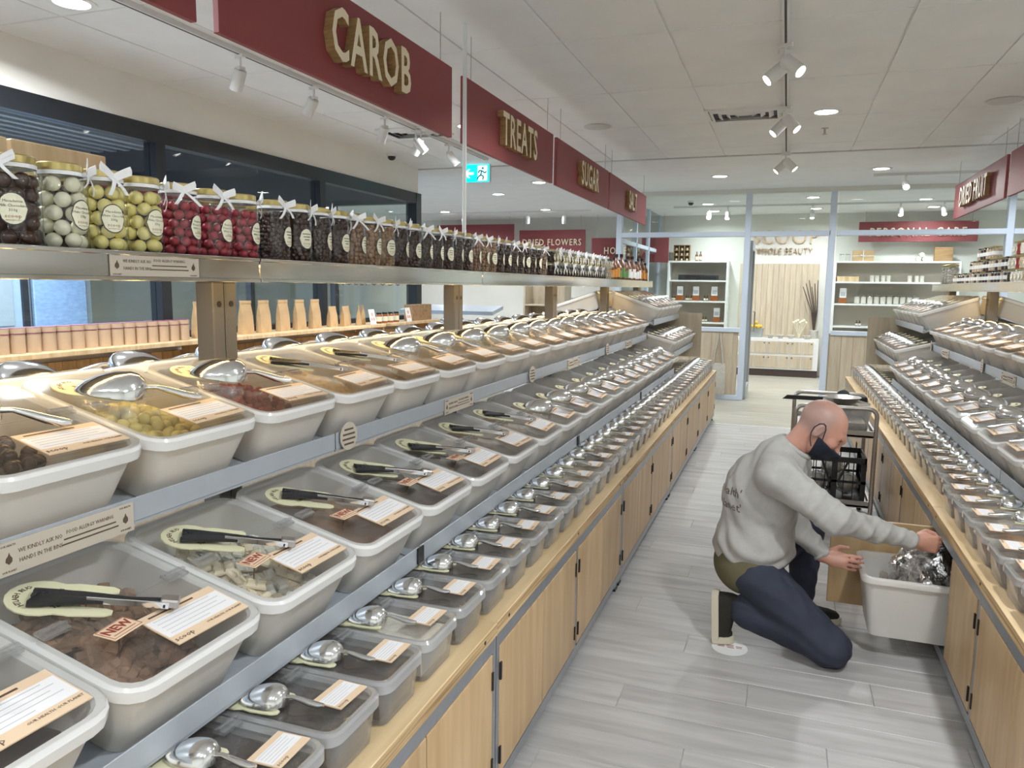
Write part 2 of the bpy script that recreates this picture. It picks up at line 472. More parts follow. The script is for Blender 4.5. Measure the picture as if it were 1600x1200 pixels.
# other walls
struct('wall_right', MB().box(XR, XR + .1, YF, YB, 0, CEIL + .1), 'wall_white')
struct('wall_front', MB().box(XL, XR, YF - .1, YF, 0, CEIL + .1), 'wall_white')
wf = struct('wall_far', MB().box(XO, XR, YB, YB + .1, 0, CEIL + .1), 'wall_white')
struct('wall_bay', MB().box(XO - .1, XO, 8.35, YB, 0, CEIL + .1), 'wall_white')
bm_ = MB().bbox(-.0485, .0485, -.012, 0, .70, 2.07, .003).mesh('panel_board', 'oak_panel', 0)
for i in range(14):
    obj('panel_board', bm_, wf, (-.80 + .1 * i, YB, 0))

# the glazed partition with the doorway, at the end of the aisle
wb = struct('wall_back', MB().box(-2.36, -.62, YP - .02, YP + .04, .06, 1.0).box(.52, XR, YP - .02, YP + .04, .06, 1.0)
            , 'oak_panel')
obj('header', MB().box(-2.43, XR, YP - .04, YP + .05, CEIL - .06, CEIL + .01).mesh('header', 'wall_white', 0), wb)
lin = MB().bbox(-.0735, .0735, -.012, 0, 0, .93, .003).mesh('panel_board', 'oak_panel', 0)
for i in range(11): obj('panel_board', lin, wb, (-2.26 + .15 * i, YP - .02, .07))
for i in range(14): obj('panel_board', lin, wb, (.67 + .15 * i, YP - .02, .07))
def bar(x0, x1, z0, z1, nm, y0=YP - .05, y1=YP + .06):
    obj(nm, MB().bbox(x0, x1, y0, y1, z0, z1, .004).mesh(nm, 'frame_white', 0), wb)
for x in (-2.39, -.56, .54, 2.62): bar(x - .04, x + .04, 0, CEIL - .06, 'post')
bar(-2.35, -.60, 2.33, 2.40, 'transom'); bar(-.52, .52, 2.33, 2.40, 'transom'); bar(.60, 2.58, 2.33, 2.40, 'transom'); bar(2.66, XR, 2.33, 2.40, 'transom')
bar(-2.35, -.60, .98, 1.04, 'sill'); bar(.60, 2.58, .98, 1.04, 'sill'); bar(2.66, XR, .98, 1.04, 'sill')
bar(-2.35, -.60, 0, .07, 'kick_rail'); bar(.60, 2.58, 0, .07, 'kick_rail')
def pane(x0, x1, z0, z1): obj('pane', MB().box(x0, x1, YP - .004, YP + .004, z0, z1).mesh('pane', 'glass_pane', 0), wb)
for x0, x1 in ((-2.35, -.60), (.60, 2.58), (2.66, XR)):
    pane(x0, x1, 1.04, 2.33); pane(x0, x1, 2.40, CEIL - .06)
pane(-.52, .52, 2.40, CEIL - .06)
# glazed return running back from the corner post
ws = struct('wall_return', MB().box(-2.43, -2.35, YP + .06, YB, 0, .95), 'oak_panel')
for y in (12.6, 13.8, 15.05): obj('post', MB().box(-2.42, -2.36, y - .03, y + .03, .95, CEIL).mesh('post', 'frame_white', 0), ws)
for z in (.95, 2.26): obj('transom', MB().box(-2.42, -2.36, YP + .06, YB, z, z + .06).mesh('transom', 'frame_white', 0), ws)
obj('pane', MB().box(-2.394, -2.386, YP + .06, YB, 1.0, CEIL).mesh('pane', 'glass_pane', 0), ws)
# swung-in glass door leaf at the doorway
d1 = struct('door_1', MB().box(-.535, -.485, YP + .10, YP + .16, .01, 2.28).box(-.535, -.485, YP + .94, YP + 1.0, .01, 2.28)
            .box(-.535, -.485, YP + .16, YP + .94, 2.16, 2.28).box(-.535, -.485, YP + .16, YP + .94, .01, .16), 'stone_grey')
obj('pane', MB().box(-.513, -.507, YP + .16, YP + .94, .16, 2.16).mesh('pane', 'glass_pane', 0), d1)
obj('door_handle', MB().tube([(-.47, YP + .9, .95), (-.44, YP + .9, .95), (-.44, YP + .9, 1.25), (-.47, YP + .9, 1.25)], .012).mesh('door_handle', 'dull_steel'), d1)

# the dark shopping mall outside the left window
struct('mall_floor', MB().box(XO, XL - .1, YF, 8.3, -.12, 0), 'mall_floor')
mc = struct('mall_ceiling', MB().box(XO, XL - .1, YF, 8.3, 3.5, 3.6), 'mall_dark')
sl = MB().box(-.05, .05, YF, 8.25, 0, .09).mesh('ceiling_slat', 'mall_slat', 0)
for i in range(33): obj('ceiling_slat', sl, mc, (-4.5 - .24 * i, 0, 3.36))
struct('wall_mall', MB().box(XO - .1, XO, YF, 8.35, 0, 3.6).box(XO, XL, YF - .1, YF, 0, 3.6), 'mall_wall')
XS = -9.4
struct('wall_shopfront', MB().box(XS - .1, XS, YF, 8.25, 0, 2.62), 'mall_wall')
tagp(obj('led_strip', MB().box(-6.9, -6.84, -2.5, 5.6, 3.30, 3.35).mesh('led_strip', 'led_orange', 0)), 'long orange light line under the slatted mall ceiling outside the window', 'light')
for i in range(10):
    y = -2.2 + 1.1 * i
    if i % 2: 
        p = obj('shopfront_panel', MB().bbox(-.03, .03, -.40, .40, .35, 2.6, .01).mesh('shopfront_panel', 'mall_blue', 0), None, (XS + .06, y, 0))
        tagp(p, 'pale blue slatted panel of the shopfront across the mall', 'panel', 'blue panels across the mall')
    else:
        p = empty('shopfront_window', (XS + .06, y, 0), label='dark framed lit shop window across the mall', cat='window', group='shop windows across the mall')
        obj('frame', MB().box(-.04, .04, -.62, -.54, .3, 2.6).box(-.04, .04, .54, .62, .3, 2.6).box(-.04, .04, -.54, .54, .3, .7).box(-.04, .04, -.54, .54, 2.5, 2.6).mesh('frame', 'frame_black', 0), p)
        obj('pane', MB().box(-.02, 0, -.54, .54, .7, 2.5).mesh('pane', 'mall_screen', 0), p)
        obj('display', MB().bbox(.0, .03, -.2, .1, .95, 1.25, .01).bbox(.0, .03, .18, .42, 1.0, 1.7, .01).tube([(.02, -.35, .7), (.02, -.33, 1.1), (.02, -.38, 1.35)], .02).mesh('display', 'mall_wall', 0), p)
for (a, b_) in ((221, 219), (312, 228), (400, 310)):
    q = on_z(a, b_, 3.34)
    if XO + .2 < q.x < XL - .3 and q.y < 8.2: tagp(obj('mall_downlight', MB().lathe([(.10, -.005), (.10, .01)], 16).mesh('mall_downlight', 'lamp_glow'), None, q), 'round white downlight in the dark slatted mall ceiling', 'downlight', 'downlights in the mall ceiling')
area_light('mall_fill', (-8, 1.5, 2.9), 650, 2.5, (.75, .85, 1), size_y=8)  # added fill lamp without a fitting, brightens the mall
area_light('mall_fill', (-8, 6.5, 2.9), 220, 2.0, (.75, .85, 1), size_y=2)  # second added fill, for the far part of the mall

# ------------------------------------------------------------------ ceiling fittings
ring = MB().lathe([(.085, -.002), (.085, -.008), (.115, -.008), (.118, .004)], 24, cap0=False, cap1=False).mesh('trim_ring', 'lamp_white')
disc = MB().lathe([(.085, -.004), (.085, .002)], 24).mesh('lens', 'lamp_glow')
def downlight(p, power=LAMP, lab='round recessed ceiling downlight, lit', grp='recessed downlights'):
    e = empty('downlight', (p[0], p[1], CEIL), label=lab, cat='downlight', group=grp)
    obj('trim_ring', ring, e); obj('lens', disc, e)
    area_light('downlight_beam', (p[0], p[1], CEIL - .015), power, .16)
seen = [on_z(1291, 174, CEIL), on_z(1125, 275, CEIL), on_z(1377, 263, CEIL), on_z(112, 3, CEIL)]
for i, p in enumerate(seen): downlight(p, LAMP * (.5 if i in (1, 2) else .7 if i == 0 else 1))
for p in ((-.35, -1.2),): downlight(p, LAMP * .6)  # unseen lamp added behind the camera to lift the near bins
for p in ((-2.7, 6.3), (-2.7, 1.2), (.9, 1.6), (.95, -1.2), (-2.7, -1.2), (3.4, 2.0), (3.4, 5.4), (3.4, -1.2)): downlight(p)  # unseen lamps added for even light, continuing the visible ones
for p in ((2.6, 10.3), (-3.2, 9.9)): downlight(p, LAMP * .5)  # further assumed lamps, added beyond the visible ones
for p in ((-1.3, 13.1), (.3, 12.5), (1.9, 13.1), (3.6, 13.1), (-1.3, 14.3), (.4, 14.2), (2.2, 14.3)): downlight(p, LAMP * .5, 'round recessed downlight in the ceiling behind the glass partition', 'downlights behind the partition')
for p in ((-4.2, 11.0), (-6.2, 11.0), (-4.2, 13.4), (-6.2, 13.4), (-8.0, 12.2), (-5.2, 9.2)): downlight(p, LAMP * .42, 'round recessed downlight in the next bay beyond the window wall', 'downlights in the next bay')
# ceiling vents, speakers, smoke heads, camera domes
def vent(p, lab):
    e = empty('ceiling_vent', (p.x, p.y, CEIL - .002), label=lab, cat='vent')
    obj('frame', MB().box(-.30, .30, -.20, -.175, -.012, 0).box(-.30, .30, .175, .20, -.012, 0).box(-.30, -.275, -.175, .175, -.012, 0).box(.275, .30, -.175, .175, -.012, 0).mesh('frame', 'lamp_white', 0), e)
    obj('backing', MB().box(-.275, .275, -.175, .175, -.003, -.001).mesh('backing', 'dark_gap', 0), e)
    for k in range(4):
        w, d = .272 - .062 * k, .172 - .042 * k; w2, d2 = w - .030, d - .020
        obj('louvre', MB().loft([[(-w, -d, -.004), (w, -d, -.004), (w, d, -.004), (-w, d, -.004)], [(-w2, -d2, -.026), (w2, -d2, -.026), (w2, d2, -.026), (-w2, d2, -.026)], [(-w2 + .004, -d2 + .004, -.026), (w2 - .004, -d2 + .004, -.026), (w2 - .004, d2 - .004, -.026), (-w2 + .004, d2 - .004, -.026)], [(-w + .004, -d + .004, -.004), (w - .004, -d + .004, -.004), (w - .004, d - .004, -.004), (-w + .004, d - .004, -.004)]], False, False).mesh('louvre', 'lamp_white', 0), e)
vent(VENTS[0][0], 'square slatted white ceiling vent beside the central light track')
vent(VENTS[1][0], 'slatted ceiling vent behind the hanging red signs')
grille = MB().lathe([(.10, 0), (.12, -.006), (.11, -.012), (.0005, -.014)], 24, cap1=False).mesh('ceiling_speaker', 'grid_metal')
for q, l in ((on_z(934, 197, CEIL), 'round grey ceiling speaker grille near the hanging red sign reading SUGAR'), (on_z(1570, 156, CEIL), 'round grey ceiling speaker grille above the right-hand bins')):
    tagp(obj('ceiling_speaker', grille, None, (q.x, q.y, CEIL)), l, 'speaker')
q = on_z(1289, 200, CEIL)
e = empty('sprinkler_head', (q.x, q.y, CEIL), label='small metal sprinkler head under the ceiling tiles', cat='sprinkler')
obj('stem', MB().lathe([(.03, 0), (.03, -.006), (.008, -.008), (.008, -.045), (.012, -.05)], 12).mesh('stem', 'dull_steel'), e)
obj('deflector', MB().lathe([(.022, -.052), (.022, -.055)], 12).mesh('deflector', 'dull_steel'), e)
dome = MB().lathe([(.055, 0), (.055, -.03)], 16).mesh('housing', 'lamp_white'), MB().lathe([(.042, -.03), (.04, -.05), (.025, -.066), (.001, -.072)], 16).mesh('lens', 'black_plastic')
for p, l in ((on_z(612, 240, CEIL), 'small white security camera dome near the window wall'), (on_y(1079, 330, 12.6), 'small security camera dome behind the glass partition')):
    e = empty('camera_dome', (p.x, p.y, CEIL), label=l, cat='camera'); obj('housing', dome[0], e); obj('lens', dome[1], e)
# track lights
head_b = MB().lathe([(.001, .0), (.036, .002), (.038, .01), (.038, .125), (.033, .13)], 16, cap1=False).mesh('can', 'lamp_white')
head_l = MB().lathe([(.034, .12), (.034, .122)], 16).mesh('lens', 'lamp_glow')
head_s = MB().box(-.012, .012, -.04, .04, -.02, 0).tube([(0, 0, -.02), (0, 0, -.07)], .007).box(-.02, .02, -.02, .02, -.09, -.07).mesh('stem', 'lamp_white', 0)
def track(x, y0, y1, heads, lab, lit=3.0, along='y'):
    e = empty('light_track', (0, 0, 0), label=lab, cat='light track')
    if along == 'y':
        obj('rail', MB().box(x - .017, x + .017, y0, y1, CEIL - .03, CEIL).mesh('rail', 'lamp_white', 0), e)
        obj('conductor', MB().box(x - .006, x + .006, y0 + .05, y1 - .05, CEIL - .031, CEIL - .029).mesh('conductor', 'dark_gap', 0), e)
    else:
        obj('rail', MB().box(y0, y1, x - .017, x + .017, CEIL - .03, CEIL).mesh('rail', 'lamp_white', 0), e)
    for n, (yy, rz, tilt) in enumerate(heads):
        pos = (x, yy, CEIL - .03) if along == 'y' else (yy, x, CEIL - .03)
        h = obj('spotlight', head_s, None, pos, (0, 0, rz), label='white spotlight on ' + lab, cat='spotlight', group='spotlights on ' + lab)
        c = obj('can', head_b, h, (0, 0, -.085), (PI - tilt, 0, 0)); obj('lens', head_l, c)
        if lit:
            d = Vector((0, 0, 1)); d.rotate(Matrix.Rotation(PI - tilt, 3, 'X')); d.rotate(Matrix.Rotation(rz, 3, 'Z'))
            s = bpy.data.lights.new('spotlight_beam', 'SPOT'); s.energy = lit * 16; s.spot_size = R(70); s.spot_blend = .6; s.shadow_soft_size = .035; s.color = (1, .98, .95)
            so = bpy.data.objects.new('spotlight_beam', s); COL.objects.link(so)
            p = Vector(pos) + Vector((0, 0, -.085)) + d * .135
            so.location = p; so.rotation_euler = d.to_track_quat('-Z', 'Y').to_euler()
hy = [on_z(1222, 60, CEIL).y, on_z(1226, 160, CEIL).y, on_z(1228, 232, CEIL).y]
track(-.08, .4, 8.35, [(1.0, R(60), R(45)), (hy[0], R(60), R(50)), (hy[0] + .12, R(-70), R(50)), (hy[1], R(70), R(45)), (hy[1] + .12, R(-70), R(45)), (hy[2], R(80), R(45)), (hy[2] + .12, R(-80), R(45))], 'the central ceiling light track over the aisle', 4.6)
q = [on_z(370, 78, CEIL), on_z(489, 128, CEIL), on_z(608, 176, CEIL), on_z(648, 198, CEIL)]
xt = sum(v.x for v in q) / 4
track(xt, .4, 7.9, [(q[0].y, R(-110), R(30)), (q[1].y, R(-110), R(45)), (q[2].y, R(-110), R(25)), (q[3].y, R(120), R(40)), (6.3, R(-110), R(40)), (6.9, R(120), R(40))], 'the ceiling light track behind the hanging red signs', 2.2)
track(13.6, -7.5, -3.4, [(-6.9, R(-160), R(40)), (-5.9, R(-160), R(40)), (-4.6, R(-160), R(40)), (-3.9, R(-160), R(30))], 'the ceiling light track in the next bay', 2.0, 'x')
track(13.4, -1.9, 4.0, [(-1.3, R(0), R(40)), (-1.0, R(0), R(30)), (.32, R(0), R(20)), (1.6, R(0), R(40)), (2.2, R(0), R(40))], 'the ceiling light track behind the glass partition', 2.0, 'x')
track(10.2, .9, 3.2, [(1.25, R(0), R(60)), (2.6, R(0), R(55))], 'the short ceiling light track before the glass partition', 2.0, 'x')
# exit sign
q = on_y(744, 271, 8.3)
e = empty('exit_sign', (q.x, q.y, q.z), label='green illuminated exit sign with white arrow and running figure', cat='exit sign')
obj('housing', MB().bbox(-.17, .17, 0, .05, -.105, .115, .006).box(-.16, .16, .01, .04, .115, .15).mesh('housing', 'lamp_white', 0), e)
obj('green_face', MB().box(-.163, .163, -.004, 0, -.098, .098).mesh('green_face', 'exit_glow', 0), e)
ar = MB().loft([[(x, -.007, z) for x, z in ((-.145, 0), (-.095, .05), (-.075, .05), (-.105, .014), (-.03, .014), (-.03, -.014), (-.105, -.014), (-.075, -.05), (-.095, -.05))],
                [(x, -.004, z) for x, z in ((-.145, 0), (-.095, .05), (-.075, .05), (-.105, .014), (-.03, .014), (-.03, -.014), (-.105, -.014), (-.075, -.05), (-.095, -.05))]])
obj('white_arrow', ar.mesh('white_arrow', 'exit_white', 0), e)
obj('white_doorway', MB().box(.02, .14, -.006, -.004, -.085, .085).mesh('white_doorway', 'exit_white', 0), e)
def seg(mb, a, b, w):
    a = Vector(a); b = Vector(b); d = (b - a).normalized(); n = Vector((-d.y, d.x)) * w / 2
    pts = [a - n, b - n, b + n, a + n]
    return mb.loft([[(p.x, -.009, p.y) for p in pts], [(p.x, -.006, p.y) for p in pts]])
rf = MB()
for a, b in (((.075, .03), (.06, -.02)), ((.06, -.02), (.03, -.04)), ((.03, -.04), (.015, -.075)), ((.06, -.02), (.095, -.035)), ((.095, -.035), (.085, -.075)), ((.075, .025), (.04, .03)), ((.04, .03), (.03, .0)), ((.08, .025), (.11, .0)), ((.11, 0), (.13, .02))): seg(rf, a, b, .016)
rf.lathe([(.014, -.0015), (.014, .0015)], 12); rf.xf(Matrix(((1, 0, 0, .085), (0, 0, 1, -.0075), (0, 1, 0, .055), (0, 0, 0, 1))), len(rf.v) - 24)
obj('running_figure', rf.mesh('running_figure', 'exit_green', 0), e)
# ------------------------------------------------------------------ gondolas: cabinets, worktops, tiered shelves
U = 1.87                                   # length of one shelving unit
J = [.13 + U * k for k in range(6)]        # joints between the units along the aisle
TILT = R(14)
END_UP, END_LO = (-1.185, 1.395, R(19)), (-1.012, 1.060, R(15))     # rim x, rim z and tilt of the end tiers
CX = -1.74                                 # centre line of the left gondola
def mirror_right(x): return -.06 - x
def sb(mb, side, x0, x1, y0, y1, z0, z1, bevel=0):
    if side > 0: x0, x1 = mirror_right(x0), mirror_right(x1)
    x0, x1 = min(x0, x1), max(x0, x1)
    return mb.bbox(x0, x1, y0, y1, z0, z1, bevel) if bevel else mb.box(x0, x1, y0, y1, z0, z1)
SIDE_TXT = {-1: 'left of the aisle', 1: 'right of the aisle'}
ORD = ['first', 'second', 'third', 'fourth', 'fifth']
door_m = {}
def cabinet(side, k):
    y0, y1 = J[k], J[k + 1]
    lab = f'low birch cabinet {SIDE_TXT[side]}, {ORD[4 - k]} from the glass partition'
    e = empty('storage_cabinet', (mirror_right(-.76) if side > 0 else -.76, (y0 + y1) / 2, 0), label=lab, cat='cabinet')
    ox, oy = e.location.x, e.location.y
    def part(nm, mb, mat, sm=0, par=e):
        o = obj(nm, mb.mesh(nm, mat, sm), par)
        if par is e: o.matrix_parent_inverse = Matrix.Translation((-ox, -oy, 0))
        return o
    fr = MB()
    sb(fr, side, -.756, -.80, y0 + .003, y1 - .003, .525, .568); sb(fr, side, -.756, -.80, y0 + .003, y1 - .003, .052, .092)
    for y in (y0 + .003, (y0 + y1) / 2 - .012, y1 - .027): sb(fr, side, -.756, -.80, y, y + .024, .092, .525)
    part('frame', fr, 'frame_steel')
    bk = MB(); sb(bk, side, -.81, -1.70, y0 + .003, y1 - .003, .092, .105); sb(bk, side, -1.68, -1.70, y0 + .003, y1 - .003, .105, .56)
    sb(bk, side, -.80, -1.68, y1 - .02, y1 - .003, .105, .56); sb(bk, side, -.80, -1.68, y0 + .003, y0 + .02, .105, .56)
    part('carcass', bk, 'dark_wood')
    for y in (y0 + .02, y1 - .07):
        for lx in (-.77, -1.6):
            lg = MB(); sb(lg, side, lx, lx - .05, y, y + .05, .012, .052)
            lo = part('leg', lg, 'frame_steel')
            ft = MB(); sb(ft, side, lx + .005, lx - .055, y - .005, y + .055, 0, .012)
            obj('foot', ft.mesh('foot', 'black_plastic', 0), lo)
    half = (y1 - y0) / 2
    for b in range(2):
        a0 = y0 + b * half + .030; a1 = y0 + (b + 1) * half - .016 if b == 0 else y1 - .030
        mid = (a0 + a1) / 2
        for d, (p, q, hinge) in enumerate(((a0, mid - .0025, a0), (mid + .0025, a1, a1))):
            dm = MB()
            opened = side > 0 and k == 1 and b == 1 and d == 1
            if opened:
                dm.bbox(mirror_right(-.76) - (q - p), mirror_right(-.76), q - .002, q + .016, .097, .521, .002)
            else:
                sb(dm, side, -.755, -.773, p, q, .097, .521, .0015)
            do = part('door', dm, 'birch_door')
            for z in (.165, .44):
                hb = MB()
                if opened: hb.box(mirror_right(-.76) - .02, mirror_right(-.76), q + .016, q + .022, z - .028, z + .028)
                else:
                    s0 = hinge if d == 0 else hinge - .009
                    sb(hb, side, -.750, -.757, s0, s0 + .009, z - .028, z + .028)
                o = obj('hinge', hb.mesh('hinge', 'black_hinge', 0), do)
    # worktop of this unit
    wt = MB(); wt.mat(0); sb(wt, side, -.752, -1.70, y0 + .001, y1 - .001, .568, .610, .002)
    me = wt.mesh('worktop', ['ply_top', 'ply_edge'], 0)
    for p in me.polygons:
        if abs(p.normal.z) < .5: p.material_index = 1
    w = obj('worktop', me, None, label=f'plywood worktop length {SIDE_TXT[side]}, {ORD[4 - k]} from the glass partition', cat='worktop')
    sc = MB()
    for y in (y0 + .1, (y0 + y1) / 2, y1 - .1):
        x = -.7515 if side < 0 else mirror_right(-.7515)
        s0 = len(sc.v); sc.lathe([(.006, -.0006), (.006, .0006)], 8); sc.xf(Matrix(((0, 0, 1, x), (1, 0, 0, y), (0, 1, 0, .59), (0, 0, 0, 1))), s0)
    o = obj('screw', sc.mesh('screw', 'black_hinge', 0), w)
for k in range(5): cabinet(-1, k)
for k in range(1, 5): cabinet(1, k)

def gondola(side, k):
    y0, y1 = J[k], J[k + 1]
    cx = CX if side < 0 else mirror_right(CX)
    kind = 'steep end tiers' if k == 4 else 'tiered trays'
    e = empty('gondola_shelving', (cx, (y0 + y1) / 2, .61), label=f'gondola with {kind} {SIDE_TXT[side]}, {ORD[4 - k]} from the glass partition', cat='shelving')
    inv = Matrix.Translation((-cx, -(y0 + y1) / 2, -.61))
    def part(nm, mb, mat, sm=0):
        o = obj(nm, mb.mesh(nm, mat, sm), e); o.matrix_parent_inverse = inv; return o
    for y in ([y0] if k < 4 else [y0, y1 - .12]):
        up = MB(); sb(up, side, CX - .035, CX + .035, y - .055, y - .002, .611, 1.60, .004); sb(up, side, CX - .035, CX + .035, y + .002, y + .055, .611, 1.60, .004)
        u = part('upright', up, 'upright_taupe')
        hl = MB()
        for yy in (y - .028, y + .028):
            for sx_ in (-1, 1):
                s0 = len(hl.v); hl.lathe([(.010, -.001), (.010, .001)], 10); hl.xf(Matrix(((0, 0, 1, (CX if side < 0 else mirror_right(CX)) + sx_ * .0355), (1, 0, 0, yy), (0, 1, 0, 1.53), (0, 0, 0, 1))), s0)
        obj('bolt_hole', hl.mesh('bolt_hole', 'black_hinge', 0), u)
    def tray(xl, zl, depth, tilt, far=False):
        """lip at xl, zl; the tray climbs back by tilt"""
        tb = MB(); n = 2
        xb, zb = xl - depth * math.cos(tilt), zl + depth * math.sin(tilt)
        fx = (lambda x: x) if not far else (lambda x: 2 * CX - x)
        gx = (lambda x: fx(x)) if side < 0 else (lambda x: mirror_right(fx(x)))
        sec = [(xl, zl - .012), (xb, zb - .012), (xb, zb), (xl, zl)]
        tb.loft([[(gx(a), y0 + .004, c) for a, c in sec], [(gx(a), y1 - .004, c) for a, c in sec]])
        part('tray', tb, 'shelf_grey')
        lb = MB(); a, b = gx(xl), gx(xl + .004); lb.bbox(min(a, b), max(a, b), y0 + .004, y1 - .004, zl - .004, zl + .048, .001)
        part('tray_lip', lb, 'shelf_grey')
        for y in (y0 + .07, y1 - .09):
            zm = zl + .19 * math.tan(tilt) - .012
            sec = [(xl - .19, zm), (xb, zb - .012), (xb, zb - .10), (xl - .20, zm - .012)]
            part('bracket', MB().loft([[(gx(p), y, c) for p, c in sec], [(gx(p), y + .012, c) for p, c in sec]]), 'upright_taupe')
    if k < 4:
        tray(-1.303, 1.088, .41, TILT); tray(-1.013, .761, .40, TILT)
        if side < 0: tray(-1.303, 1.088, .41, TILT, True)
    else:
        # end tiers: the tray plane passes just under the narrow bins (rim at xr, zr)
        def under(xr, zr, tl): 
            ox = xr - (.029 * math.cos(tl) + .165 * math.sin(tl)); oz = zr - (-.029 * math.sin(tl) + .165 * math.cos(tl)); xl = ox + .035
            return xl, oz - (xl - ox) * math.tan(tl)
        tray(*under(*END_UP), .46, END_UP[2]); tray(*under(*END_LO), .44, END_LO[2]); tray(*under(*END_UP), .46, END_UP[2], True)
        ep = MB(); sb(ep, side, -.95, -1.68, y1 - .012, y1 - .002, .765, 1.30); part('end_panel', ep, 'oak_panel')
    js = MB(); sb(js, side, -1.575, -1.905, y0 + .002, y1 - .002, 1.658, 1.668); part('jar_shelf', js, 'upright_taupe')
    for z0_, z1_ in ((1.600, 1.612), (1.664, 1.675)):
        fa = MB(); sb(fa, side, -1.560, -1.576, y0 + .003, y1 - .003, z0_, z1_, .002); part('fascia_rail', fa, 'polished_steel')
    fa = MB(); sb(fa, side, -1.566, -1.570, y0 + .003, y1 - .003, 1.612, 1.664); part('steel_strip', fa, 'polished_steel')
    fa = MB(); sb(fa, side, -1.60, -1.88, (y0 + y1) / 2 - .02, (y0 + y1) / 2 + .02, 1.62, 1.658); part('shelf_bearer', fa, 'upright_taupe')
    fb = MB(); sb(fb, side, -1.906, -1.914, y0 + .003, y1 - .003, 1.604, 1.676, .0015); part('fascia', fb, 'polished_steel')
    ld = MB(); sb(ld, side, -1.604, -1.616, y0 + .06, y1 - .06, 1.648, 1.656); part('led_strip', ld, 'led_warm')
    x = -1.610 if side < 0 else mirror_right(-1.610)
    area_light('led_strip_beam', (x, (y0 + y1) / 2, 1.646), 4.2 if k < 4 else 1.6, .015, (1, .66, .26), size_y=U - .15, rot=(0, R(-12) * (-1 if side < 0 else 1), 0))
for k in range(5): gondola(-1, k)
for k in range(1, 5): gondola(1, k)

# ------------------------------------------------------------------ hanging red signs
def by_words(me):
    """a lettering mesh cut at its widest gap along x, one mesh per word"""
    xs = sorted({round(v.co.x, 4) for v in me.vertices}); g = max(range(len(xs) - 1), key=lambda i: xs[i + 1] - xs[i]); cut = (xs[g] + xs[g + 1]) / 2
    out = []
    for s in (-1, 1):
        mb = MB()
        for p in me.polygons:
            if (p.center.x - cut) * s > 0: mb.add([me.vertices[i].co for i in p.vertices], [range(len(p.vertices))])
        nm = bpy.data.meshes.new('lettering'); nm.from_pydata(mb.v, [], [list(f) for f in mb.f]); out.append(nm)
    return out
def hang_sign(x, y0, y1, txt, facing, lab, z0=2.38, z1=2.74, size=.30, at=.62, wires=True):
    e = empty('hanging_sign', (x, (y0 + y1) / 2, z0), label=lab, cat='sign')
    hy = (y1 - y0) / 2
    obj('board', MB().bbox(-.012, .012, -hy, hy, 0, z1 - z0, .002).mesh('board', 'sign_red', 0), e)
    if txt:
        tm = text_mesh(txt, size, .020, .66, offset=size * .018, spacing=1.12)
        yd = 1 if facing > 0 else -1
        mt = frame_mtx((facing * .033, (at - (y0 + y1) / 2) if at > 1 else (at - .5) * 2 * hy, (z1 - z0) * .48), (0, yd, 0), (0, 0, 1))
        for tw in (by_words(tm) if ' ' in txt else [tm]):
            me = MB().addmesh(tw, mt).mesh('lettering', ['letter_cream', 'letter_edge'], 0)
            for p in me.polygons: p.material_index = 0 if abs(p.normal.x) > .8 else 1
            obj('lettering', me, e)
    if wires:
        for y in (-hy + .12, hy - .12):
            obj('wire', MB().tube([(0, y, z1 - z0), (0, y, CEIL - z0)], .0022, 5).mesh('wire', 'dull_steel'), e)
sy = [on_x(a, b, CX).y for a, b in ((338, 50), (703, 214), (722, 222), (861, 286), (867, 288), (948, 322), (950, 324), (1007, 348))]
hang_sign(CX, .15, on_x(303, 33, CX).y, None, 1, 'red hanging sign board next to the one reading CAROB, no letters showing')
hang_sign(CX, sy[0], sy[1], 'CAROB', 1, 'red hanging sign with cream letters CAROB', at=on_x(569, 88, CX).y, size=.275)
hang_sign(CX, sy[2], sy[3], 'TREATS', 1, 'red hanging sign with cream letters TREATS', at=on_x(803, 217, CX).y, size=.275)
hang_sign(CX, sy[4], sy[5], 'SUGAR', 1, 'red hanging sign with cream letters SUGAR', at=on_x(914, 280, CX).y, size=.275)
hang_sign(CX, sy[6], sy[7], 'SALT', 1, 'red hanging sign with cream letters SALT', at=on_x(982, 322, CX).y, size=.275)
RX = mirror_right(CX)
a, b, c = on_x(1491, 340, RX).y, on_x(1571, 305, RX).y, on_x(1577, 303, RX).y
hang_sign(RX, b, a, 'DRIED FRUIT', -1, 'red hanging sign with cream letters DRIED FRUIT', size=.27, at=.5)
hang_sign(RX, c - 1.75, c, None, -1, 'red hanging sign board beside the DRIED FRUIT sign')
# thin white pole between the CAROB and TREATS signs
tagp(obj('conduit_pole', MB().tube([(0, 0, 1.669), (0, 0, CEIL)], .011, 10).mesh('conduit_pole', 'pole_white'), None, (CX + .05, (sy[1] + sy[2]) / 2, 0)), 'thin white pole rising from the jar shelf between two red signs', 'pole')
def wall_sign(px0, px1, py0, py1, y, txt, lab, size, sp=1.2):
    a = on_y(px0, py0, y); b = on_y(px1, py1, y)
    e = empty('hanging_sign', ((a.x + b.x) / 2, y, b.z), label=lab, cat='sign')
    w, h = (b.x - a.x) / 2, a.z - b.z
    obj('board', MB().bbox(-w, w, -.012, .012, 0, h, .003).mesh('board', 'sign_red', 0), e)
    if txt:
        tm = text_mesh(txt, size, .012, .8, offset=size * .012, spacing=sp)
        for tw in (by_words(tm) if ' ' in txt else [tm]):
            me = MB().addmesh(tw, frame_mtx((0, -.026, h * .46), (1, 0, 0), (0, 0, 1))).mesh('lettering', ['letter_cream', 'letter_edge'], 0)
            for p in me.polygons: p.material_index = 0 if abs(p.normal.y) > .8 else 1
            obj('lettering', me, e)
    for x in (-w + .1, w - .1): obj('wire', MB().tube([(x, 0, h), (x, 0, CEIL - b.z)], .003, 5).mesh('wire', 'dull_steel'), e)
